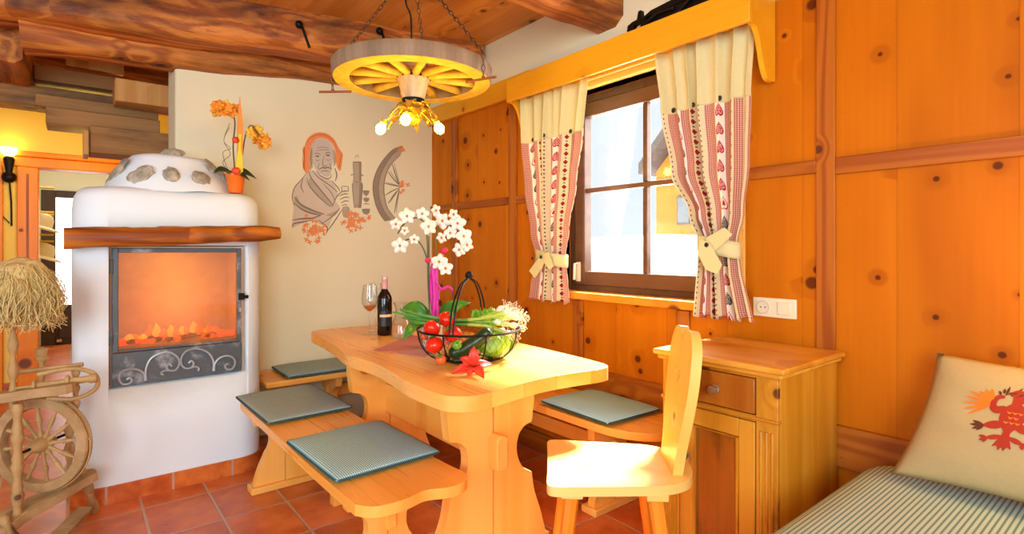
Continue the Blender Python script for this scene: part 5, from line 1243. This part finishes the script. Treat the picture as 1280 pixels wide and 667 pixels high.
for pts, w_ in (([(140, 275), (104, 318), (76, 352), (64, 402), (74, 448)], 5), ([(150, 265), (162, 300), (202, 352), (252, 412), (276, 442)], 6), ([(168, 262), (202, 300), (262, 342), (300, 376)], 5), ([(140, 300), (152, 340), (202, 400), (262, 452)], 5), ([(74, 400), (110, 440), (170, 470), (230, 490)], 8), ([(70, 432), (122, 470), (182, 490), (216, 495)], 7), ([(64, 522), (112, 514), (172, 510), (216, 494)], 8), ([(66, 560), (72, 540), (122, 530), (162, 522)], 7), ([(215, 542), (272, 502), (312, 458)], 5), ([(246, 578), (282, 530), (322, 468)], 6), ([(200, 520), (246, 560), (240, 592)], 6), ([(270, 316), (300, 350), (312, 372)], 5), ([(120, 305), (110, 345), (125, 380)], 5), ([(225, 330), (268, 380), (285, 420)], 4),
                ([(181, 190), (194, 186), (207, 190)], 5), ([(236, 184), (249, 181), (262, 186)], 5), ([(178, 178), (194, 172), (212, 180)], 4), ([(234, 176), (250, 168), (266, 176)], 4), ([(230, 185), (222, 226), (231, 240), (246, 234)], 4), ([(203, 258), (222, 247), (235, 250), (250, 246), (270, 256)], 7), ([(190, 148), (222, 140), (254, 147)], 3), ([(188, 162), (222, 154), (258, 158)], 3), ([(186, 205), (196, 212), (206, 206)], 3), ([(240, 204), (252, 210), (263, 202)], 3), ([(208, 225), (198, 245), (204, 258)], 3), ([(256, 222), (264, 240), (266, 254)], 3), ([(193, 264), (206, 286), (240, 304), (262, 300), (268, 282)], 5), ([(212, 268), (236, 264), (256, 268)], 4), ([(286, 250), (296, 285), (288, 318)], 6), ([(168, 150), (160, 200), (170, 250)], 4),
                ([(275, 450), (288, 412), (318, 376), (356, 370)], 5), ([(308, 396), (335, 384), (356, 386)], 5), ([(312, 414), (338, 402), (360, 403)], 5), ([(318, 432), (340, 421), (360, 423)], 5), ([(320, 446), (340, 440), (350, 446)], 4), ([(322, 345), (322, 372)], 4), ([(355, 345), (356, 372)], 4), ([(322, 345), (355, 345)], 3), ([(322, 372), (340, 368), (356, 372)], 3)):
    l_.line(pts, w_)
l_.fill([(190, 189), (196, 184), (201, 190), (196, 195)], 2); l_.fill([(245, 185), (250, 180), (256, 186), (250, 190)], 2)
l_.done('painted_line', M_['mural_line'], wom, 'dark charcoal outline')
o_ = Mu(FA, .0024); random.seed(5)
for i in range(20):
    y = 140+i*6; o_.line([(122-4*math.sin(i*.5), y), (130, y+4)], 5, 3)
o_.line([(128, 140), (150, 100), (192, 78), (240, 80), (276, 108), (300, 150)], 3); o_.line([(318, 180), (312, 225), (306, 248)], 3)
o_.done('painted_scarf_edge', M_['mural_red'], wom, 'orange-red scarf fringe')
bt = Mu(FB, .0012)
bt.fill([(148, 155), (198, 155), (196, 235), (198, 270), (150, 270), (153, 235)], 0); bt.fill([(148, 276), (200, 276), (205, 300), (196, 428), (156, 428), (145, 300)], 0)
bot = bt.done('painted_bottle', M_['mural_grey'], mur, 'grey painted stoneware bottle')
b2 = Mu(FB, .0016); b2.fill([(184, 155), (198, 155), (196, 235), (198, 270), (186, 270)], 0); b2.fill([(188, 278), (200, 278), (205, 300), (196, 428), (182, 428)], 0); b2.fill([(208, 326), (246, 326), (236, 352), (218, 352)], 2); b2.fill([(211, 370), (246, 370), (238, 390), (219, 390)], 2); b2.fill([(203, 436), (249, 436), (241, 464), (214, 464)], 2); b2.fill([(84, 434), (129, 434), (122, 478), (94, 482)], 2)
b2.done('painted_cups', M_['mural_dark'], bot, 'darker grey cups beside the bottle')
b3 = Mu(FB, .0020)
for pts, w_ in (([(148, 154), (198, 154)], 5), ([(148, 272), (200, 274)], 5), ([(148, 278), (145, 302), (156, 428)], 4), ([(200, 278), (205, 302), (196, 428)], 5), ([(150, 270), (153, 235), (148, 156)], 3), ([(198, 268), (196, 235), (198, 156)], 4), ([(136, 232), (150, 228)], 6), ([(196, 230), (212, 236)], 6), ([(162, 135), (166, 118), (178, 116), (182, 134)], 3), ([(155, 415), (196, 415)], 3), ([(206, 326), (248, 326)], 4), ([(210, 370), (246, 370)], 3), ([(210, 404), (248, 404)], 4), ([(202, 436), (250, 434)], 4), ([(228, 352), (228, 368)], 3), ([(228, 390), (228, 402)], 3)): b3.line(pts, w_, 4)
b3.done('painted_line', M_['mural_line'], bot, 'dark charcoal outline')
wa = Mu(FB, .0012)
outer = [(443, 58), (385, 82), (325, 148), (286, 220), (268, 300), (280, 392), (308, 462), (340, 508)]; mid_ = [(446, 76), (392, 104), (345, 165), (312, 235), (300, 305), (312, 392), (340, 455), (376, 500)]; inner_ = [(432, 114), (392, 150), (358, 200), (337, 265), (334, 335), (350, 418), (378, 462), (402, 490)]
wa.fill(sp2(outer, 5, False) + sp2(mid_, 5, False)[::-1], 0); whp = wa.done('painted_wheel', M_['mural_dark'], mur, 'grey painted half wagon wheel')
wb_ = Mu(FB, .0015); wb_.fill(sp2(mid_, 5, False) + sp2(inner_, 5, False)[::-1], 0); wb_.done('painted_rim', M_['mural_grey'], whp, 'lighter grey inner rim')
wl_ = Mu(FB, .0019); wl_.line(outer, 5); wl_.line(mid_, 4); wl_.line(inner_, 5)
for e_ in ((383, 165), (358, 212), (337, 280), (340, 352), (358, 402), (396, 458)): wl_.line([e_, ((e_[0]+424)/2, (e_[1]+302)/2), (424, 302+(e_[1]-302)*.12)], 6, 3); wl_.line([(e_[0]+10, e_[1]-6), (426, 300+(e_[1]-302)*.10)], 3, 3)
wl_.done('painted_line', M_['mural_line'], whp, 'dark charcoal spokes and rim lines')
def florals(F_, cx, cy, sx, sy, n_, name, lab):
    a = Mu(F_, .0026)
    for i in range(n_):
        x = random.gauss(cx, sx*.45); y = random.gauss(cy, sy*.45); r_ = random.uniform(6, 12); a0 = random.random()*6
        for k in range(4): a.line([(x, y), (x+r_*.7*math.cos(a0+k*1.6), y+r_*.7*math.sin(a0+k*1.6)), (x+r_*1.5*math.cos(a0+k*1.6+.4), y+r_*1.5*math.sin(a0+k*1.6+.4))], 7, 2)
    a.done(name, M_['mural_orange'], mur, lab)
florals(FA, 172, 575, 62, 55, 34, 'painted_flowers', 'orange painted flowers below the shawl'); florals(FB, 160, 500, 75, 62, 46, 'painted_flowers', 'orange painted flowers below the bottle'); florals(FB, 440, 300, 22, 45, 10, 'painted_flowers', 'orange painted flower at the wheel hub'); florals(FB, 440, 80, 16, 18, 6, 'painted_flowers', 'orange painted flower on the wheel rim')
# ------------------------------------------------------------------ things on the table
TT = TZ1 + 0.001
pm = [PZ(467, 438, TT), PZ(512, 419, TT), PZ(572, 424, TT), PZ(531, 446, TT)]
mb = MB(); mb.prism([(q.x, q.y) for q in pm], TT, TT+.0025); tag(mb.build('place_mat', M_['mat'], origin=tuple(sum(pm, Vector())/4)), 'rose-coloured cloth place mat under the white orchid', 'place mat')
def wine_glass(loc, label, wine):
    g = thing('wine_glass', label, 'wine glass', loc)
    prof = [(0, .0), (.038, .0), (.039, .002), (.02, .006), (.005, .010), (.0042, .06), (.0042, .115), (.008, .122), (.028, .140), (.040, .165), (.0435, .19), (.040, .225), (.033, .268), (.0318, .268), (.0388, .225), (.0420, .19), (.0385, .166), (.027, .143), (.006, .126), (0, .125)]
    MB().lathe(prof, (0, 0, 0), 32).build('glass_body', M_['glass'], g, world=False, angle=60)
    if wine: MB().lathe([(0, .1262), (.006, .127), (.026, .1445), (.034, .156), (0, .156)], (0, 0, 0), 24).build('wine', M_['wine'], g, world=False, label='small rest of rose wine')
    return g
wine_glass((1.240, 2.745, TT), 'tall wine glass with a little rose wine at the left of the table', True)
wine_glass((1.325, 2.86, TT), 'empty wine glass behind the dark wine bottle', False)
b = thing('wine_bottle', 'dark wine bottle with pink foil neck on the table', 'bottle', (1.300, 2.690, TT))
MB().lathe([(0, .0), (.036, 0), (.0385, .005), (.0385, .19), (.036, .205), (.026, .225), (.0165, .24), (.0145, .25), (.0145, .262), (0, .262)], (0, 0, 0), 32).build('bottle_body', M_['bottle'], b, world=False, angle=50)
MB().lathe([(.0152, .245), (.0156, .248), (.0156, .292), (.0165, .294), (.0165, .305), (.0148, .310), (0, .310)], (0, 0, 0), 24).build('foil_capsule', M_['foil'], b, world=False, label='pink foil capsule', angle=50)
lb_ = MB(); g_l = [[(.0389*math.cos(t), .0389*math.sin(t), z) for t in [R(200+k*8) for k in range(17)]] for z in (.05, .09, .13)]; lb_.sheet(g_l); lbl = lb_.build('label', M_['black'], b, world=False, angle=180)
lb2 = MB(); g_l = [[(.0392*math.cos(t), .0392*math.sin(t), z) for t in [R(204+k*8) for k in range(16)]] for z in (.098, .104, .112)]; lb2.sheet(g_l); lb2.build('label_band', M_['paper'], lbl, world=False, angle=180)
cf = thing('carafe', 'small clear glass carafe in front of the wine bottle', 'carafe', (1.335, 2.565, TT))
MB().lathe([(0, 0), (.05, 0), (.056, .006), (.057, .03), (.048, .075), (.034, .115), (.030, .135), (.036, .165), (.044, .18), (.0425, .181), (.0335, .164), (.0275, .136), (.0315, .114), (.0455, .075), (.0545, .03), (.052, .008), (0, .006)], (0, 0, 0), 32).build('glass_body', M_['glass'], cf, world=False, angle=60)
hdl = MB(); hdl.tube(spline([(.036, 0, .16), (.065, 0, .15), (.075, 0, .11), (.05, 0, .075)], 6), .005, 8, M=Matrix.Rotation(R(-39), 4, 'Z')); hdl.build('handle', M_['glass'], cf, world=False, angle=180)

# white orchid
oc = PD(540, 433, 2.55); oc.z = TT+.003
wo_ = thing('white_orchid', 'white orchid with magenta ribbon behind the vegetable basket', 'plant', oc)
MB().lathe([(0, 0), (.040, 0), (.043, .005), (.052, .095), (.055, .098), (.055, .108), (.049, .108), (.046, .092), (0, .09)], oc, 28).build('pot', M_['white_pot'], wo_)
MB().ball(oc+Zv*.096, .043, 16, 8, sz=.45, amp=.2, f=6).build('bark', M_['soil'], wo_)
Dm = 2.55
for (bx, by), (tx, ty), wd, lf, dt in (((540, 403), (500, 388), .09, .055, -.05), ((545, 402), (588, 378), .075, .035, -.02), ((538, 405), (503, 426), .06, .05, -.22), ((536, 402), (520, 412), .055, .06, -.12), ((548, 402), (570, 396), .05, .05, .10)):
    leaf(MB(), PD(bx, by, Dm-.02), PD(tx, ty, Dm+dt), wd, .0, up=(-FW*.75+Zv*.66).normalized(), lift=lf, n=12).build('leaf', M_['leaf'], wo_, solid=.002, angle=180)
for pts in ([(538, 405), (535, 350), (534, 300), (530, 278), (518, 272), (505, 280), (497, 292)], [(544, 405), (545, 340), (545, 295), (550, 283), (562, 282), (574, 290), (581, 305)], [(539, 380), (534, 325), (522, 300), (510, 299), (502, 304)]):
    MB().tube(spline([PD(px, py, Dm-.03) for px, py in pts], 6), .0035, 7).build('flower_stem', M_['stem'], wo_)
MB().tube([PD(537, 405, Dm), PD(536, 295, Dm)], .0028, 6).build('support_stick', M_['twig'], wo_)
random.seed(11)
for i, (px, py, s) in enumerate([(509, 270, 9), (500, 307, 9), (495, 280, 6.5), (528, 267, 7), (536, 283, 9), (545, 263, 6.5), (553, 276, 9.5), (563, 291, 7), (572, 279, 9), (580, 295, 9.5), (574, 312, 7.5), (584, 306, 7), (549, 327, 9), (557, 335, 8), (518, 299, 5.5), (506, 288, 5), (552, 297, 6), (567, 268, 6)]):
    c = PD(px, py, Dm-.05-.05*random.random()); fdir = -FW + RT*random.uniform(-.55, .55) + Zv*random.uniform(-.35, .25)
    bm_ = MB(); blossom(bm_, c, s*1.18*Dm/680, fdir, 5, random.uniform(-.3, .3)+math.pi/2, .25); bl = bm_.build('blossom', M_['petal'], wo_, solid=.0012, angle=180)
    MB().ball(c - FW*.006, .0055, 8, 6, sz=1.2).build('lip', M_['lip'], bl)
rb_ = MB()
for k, (a_, b_, c_) in enumerate((((541, 330), (539, 362), (543, 400)), ((545, 330), (545, 365), (547, 402)), ((540, 333), (543, 370), (540, 404)))):
    P_ = spline([PD(*q, Dm-.065-.006*k) for q in (a_, b_, c_)], 8); rb_.sheet([[p - RT*.009, p + Vector((0, 0, .0)) - FW*.004, p + RT*.009] for p in P_])
P_ = spline([PD(*q, Dm-.075) for q in ((545, 352), (552, 361), (560, 358), (566, 363))], 8); rb_.sheet([[p - Zv*.007, p - FW*.002, p + Zv*.007] for p in P_])
P_ = spline([PD(*q, Dm-.08) for q in ((552, 360), (548, 366), (549, 374))], 8); rb_.sheet([[p - RT*.004, p + RT*.004] for p in P_])
rb_.build('ribbon', M_['pink'], wo_, solid=.001, angle=180, label='magenta ribbon')
for (px, py) in ((535, 325), (556, 313), (551, 319)): MB().ball(PD(px, py, Dm-.045), .014, 10, 8, 1.2, .5, .9, amp=.4).build('bow', M_['pinkbow'], wo_, angle=180)

# wire basket
bc = Vector((1.277, 1.862, TT)); br, bh = .212, .125
wb = thing('wire_basket', 'black wire basket full of vegetables on the table', 'basket', bc, R(-38.967))
def bprof(t): return (.085 + (br-.085)*math.sin(t*math.pi/2)**.9 if t > 0 else .085), bh*(1-math.cos(t*math.pi/2))+.004
def circ(r_, z, n_=56): return [(r_*math.cos(2*math.pi*k/n_), r_*math.sin(2*math.pi*k/n_), z) for k in range(n_)]
rm_ = MB(); rm_.tube(circ(br, bh+.004), .0042, 8, True); rm_.build('rim', M_['iron'], wb, world=False)
bs = MB(); bs.tube(circ(.085, .004), .0035, 6, True); bs.build('base_ring', M_['iron'], wb, world=False)
rbs = MB()
for k in range(8):
    a = 2*math.pi*k/8+.39; rbs.tube([(bprof(t/8)[0]*math.cos(a), bprof(t/8)[0]*math.sin(a), bprof(t/8)[1]) for t in range(9)], .0028, 6)
rbs.build('rib', M_['iron'], wb, world=False)
ms = MB()   # chicken-wire mesh
NA = 46; NZ = 8
def mp_(i, j): t = (j+.0)/NZ; r_, z = bprof(t); a = 2*math.pi*i/NA; return Vector((r_*math.cos(a), r_*math.sin(a), z))
for j in range(NZ):
    for i in range(NA):
        o_ = .5*(j % 2); A_ = mp_(i+o_, j); 
        for s in (-.5, .5): ms.tube([A_, mp_(i+o_+s*.5, j+.35), mp_(i+o_+s, j+1)], .0006, 3)
ms.build('wire_mesh', M_['iron'], wb, world=False, smooth=False, recalc=False)
hd_ = MB(); ht = .345
for off in (-.007, .007):
    for s in (-1, 1):
        a0 = R(90+(-14)); dx, dy = math.cos(a0)*s, math.sin(a0)*s
        hd_.tube(spline([(dx*br+off, dy*br, bh+.004), (dx*br*.86+off, dy*br*.86, bh+.10), (dx*br*.50+off*.8, dy*br*.5, bh+.18), (dx*.03+off*.5, dy*.03, ht-.012), (0, 0, ht)], 8), .0036, 7)
hd_.build('handle', M_['iron'], wb, world=False); MB().ball((0, 0, ht+.004), .017, 14, 10).build('handle_knob', M_['iron'], wb, world=False)

def tomato(px, py, d, r_, mat, label, seed):
    c = PD(px, py, d); t = thing('tomato', label, 'tomato', c-Zv*r_, random.random()*6, 'tomatoes in the basket')
    rn2 = random.Random(seed); tl = Matrix.Rotation(rn2.uniform(-.7, .7), 4, 'X') @ Matrix.Rotation(rn2.uniform(-.7, .7), 4, 'Y')
    mb = MB(); N2 = 26; rings = []; prof = [(r_*math.sin(math.pi*i/12)*(1+.03*math.sin(6*math.pi*i/12)), -r_*.88*math.cos(math.pi*i/12) - (.10*r_ if i == 12 else 0)) for i in range(13)]
    mb.lathe(prof, (0, 0, r_), N2, wob=.015); mb.bm.transform(Matrix.Translation((0, 0, r_)) @ tl @ Matrix.Translation((0, 0, -r_)))
    mb.build('fruit', mat, t, world=False, angle=180)
    st2 = MB()
    for k in range(5):
        a = 2*math.pi*k/5; leaf(st2, Vector((0, 0, r_*.86+r_)), Vector((r_*.6*math.cos(a), r_*.6*math.sin(a), r_*.80+r_)), r_*.25, 0, lift=r_*.12, n=5)
    st2.tube([(0, 0, r_*1.82), (0.002, 0, r_*2.02)], .0022, 6); st2.bm.transform(Matrix.Translation((0, 0, r_)) @ tl @ Matrix.Translation((0, 0, -r_)))
    st2.build('calyx', M_['calyx'], t, world=False, angle=180, solid=.0008)
random.seed(2)
tomato(540, 410, 2.13, .034, M_['tomato'], 'red tomato at the left, just above the basket rim wire', 1); tomato(559, 399, 2.205, .035, M_['tomato'], 'topmost red tomato beside the basket handle', 2)
tomato(543, 431, 2.095, .035, M_['tomato'], 'lowest large red tomato inside the basket', 3); tomato(566, 417, 2.10, .034, M_['tomato'], 'rightmost red tomato against the rim wire', 4)
tomato(530, 420, 2.19, .017, M_['tomato2'], 'small orange tomato at the left edge of the basket', 5); tomato(551, 449, 2.065, .020, M_['tomato2'], 'small orange tomato at the bottom of the basket', 6)
def veg_tube(name, label, cat, pts, rs, mat, endmat=None):
    t = thing(name, label, cat, pts[0]); P_ = spline(pts, 8); m = len(P_)
    MB().tube(P_, [max(.003, rs*min(1, (min(i, m-1-i)/(m*.12)))**.5) for i in range(m)], 14).build('fruit', mat, t, angle=180)
    dd = (P_[-1]-P_[-2]).normalized(); MB().tube([P_[-1]-dd*.004, P_[-1]+dd*.012], .005, 8).build('stalk', M_['calyx'], t)
veg_tube('cucumber', 'dark green cucumber lying diagonally across the basket', 'cucumber', [PD(561, 443, 2.13), PD(580, 436, 2.125), PD(600, 423, 2.13), PD(614, 412, 2.14)], .027, M_['cuke'])
veg_tube('cucumber', 'second dark green cucumber, low at the bottom of the basket', 'cucumber', [PD(565, 450, 2.20), PD(580, 449, 2.20), PD(598, 444, 2.205)], .019, M_['cuke'])
pc2 = PD(571, 431, 2.085); pp = thing('green_pepper', 'small light green pepper resting on the cucumber', 'pepper', pc2)
MB().ball(pc2, .0185, 16, 12, amp=.12, f=2).build('fruit', M_['pepper'], pp, angle=180); MB().tube([pc2+Vector((0, 0, .016)), pc2+Vector((.004, -.002, .026))], .003, 6).build('stalk', M_['calyx'], pp)
cbc = PD(617, 429, 2.265); cab_ = thing('savoy_cabbage', 'light green savoy cabbage at the right side of the basket', 'cabbage', cbc)
MB().ball(cbc, .066, 26, 18, 1.1, 1, .82, amp=.10, f=3).build('head', M_['cabbage'], cab_, angle=180)
random.seed(8)
for k in range(9):
    a = random.uniform(0, 6.28); el = random.uniform(-.5, 1.1); d0 = Vector((math.cos(a)*math.cos(el), math.sin(a)*math.cos(el), math.sin(el)*.82)); s1 = d0.orthogonal().normalized(); s2 = d0.cross(s1); rows = []
    for i in range(8):
        row = []
        for j in range(8):
            u = (i/7-.5)*2; v = (j/7-.5)*2; q = (d0 + s1*u*.62 + s2*v*.62*math.sqrt(max(0.05, 1-u*u*.6))).normalized(); rr = .071+.006*math.hypot(u, v)+.004*math.sin(u*9)*math.sin(v*9)
            row.append(cbc + Vector((q.x*rr*1.1, q.y*rr, q.z*rr*.84)))
        rows.append(row)
    MB().sheet(rows).build('leaf', M_['cabbage'], cab_, solid=.001, angle=180)
lt = PD(603, 396, 2.33); let = thing('lettuce', 'ruffled green lettuce leaves behind the spring onions', 'lettuce', lt-Zv*.03)
for k in range(7):
    a = k*.9; tip = lt + RT*(.06*math.cos(a)+.01) + FW*(.05*math.sin(a)) + Zv*(.012+.02*random.random()); base = lt-Zv*.035; d = tip-base; sd = d.cross(Vector((math.sin(a), .3, .2))).normalized(); rows = []
    for i in range(9):
        t = i/8; wv = .045*math.sin(math.pi*(.1+.8*t)); rows.append([base+d*t+sd*wv*(j/4-1)+Zv*(.008*math.sin(j*2.2+i)*t) for j in range(9)])
    MB().sheet(rows).build('leaf', M_['lettuce'], let, solid=.001, angle=180)
random.seed(31)
labs = ['topmost spring onion of the bunch across the basket', 'spring onion with the lowest bulb of the bunch', 'spring onion nearest the basket handle', 'spring onion reaching furthest right with its roots', 'spring onion with its bulb against the cabbage', 'spring onion at the back of the bunch by the lettuce', 'spring onion with the longest green tip at the left', 'spring onion in the middle of the bunch']
for k in range(8):
    dd0 = 2.262+.016*(k % 4); up_y = -7*(k//4)
    ey = [390, 412, 402, 397, 415, 388, 394, 406][k]; exx = [640, 634, 628, 651, 641, 632, 645, 648][k]; sy = [389, 403, 398, 394, 405, 391, 393, 400][k]; sx = [500, 512, 506, 497, 516, 508, 491, 503][k]
    pts = [PD(sx, sy-3, dd0+.03), PD(528, 398+(sy-396)*.6, dd0+.0), PD(570, 402+(sy-396)*.3, dd0+.005), PD(605, 402+(ey-402)*.4, dd0), PD(exx-10, ey, dd0-.01)]
    on = thing('spring_onion', labs[k], 'spring onion', pts[2], 0, 'spring onions lying across the basket')
    P_ = spline(pts, 8); m = len(P_); cutk = int(m*.58)
    MB().tube(P_[:cutk+1], [.0035+.0035*min(1, i/(m*.25)) for i in range(cutk+1)], 8).build('green_leaf', M_['onion_green'], on, angle=180)
    MB().tube(P_[cutk:], [.007+.001*((i)/(m-cutk)) for i in range(m-cutk)], 8).build('stalk', M_['onion_pale'], on, angle=180, label='pale green stalk')
    e = P_[-1]; dv = (P_[-1]-P_[-2]).normalized()
    MB().tube([e-dv*.004, e+dv*.006, e+dv*.016, e+dv*.025, e+dv*.031], [.0075, .0115, .014, .010, .004], 12).build('bulb', M_['onion_white'], on, angle=180, label='white bulb')
    rt = MB()
    for j in range(16):
        q = e+dv*.029; dr_ = (dv + Vector((random.uniform(-1, 1), random.uniform(-1, 1), random.uniform(-1, 1)))*.9).normalized(); rt.tube(spline([q, q+dr_*.015, q+dr_*.028+Zv*random.uniform(-.012, .006), q+dr_*.04+Vector((random.uniform(-.01, .01), 0, random.uniform(-.015, .01)))], 3), .0009, 4)
    rt.build('roots', M_['root'], on, angle=180, label='pale root hairs')
# red lily lying against the basket
lcn = PD(593, 458, 2.0); lil = thing('red_lily', 'red lily blossom lying on the table against the basket', 'flower', (lcn.x, lcn.y, TT))
for tip in (PZ(564, 467, TT+.006), PZ(605, 473, TT+.006), PZ(616, 455, TT+.02), PD(592, 433, 2.005), PD(575, 447, 1.99), PD(585, 476, 1.93)):
    t2 = Vector(tip); t2.z = max(t2.z, TT+.005); leaf(MB(), lcn, t2, .036, .0, up=(-FW*.8+Zv*.6).normalized(), lift=.012, n=10, fold=.35).build('petal', M_['lily'], lil, solid=.0012, angle=180)
for k in range(5):
    q = lcn + RT*random.uniform(-.03, .03) + Zv*random.uniform(-.005, .03) - FW*.035; mb = MB(); mb.tube(spline([lcn, (lcn+q)/2-FW*.005, q], 4), .001, 5); mb.ball(q, .0035, 8, 6, sz=.7); mb.build('stamen', M_['lilypollen'], lil, angle=180)
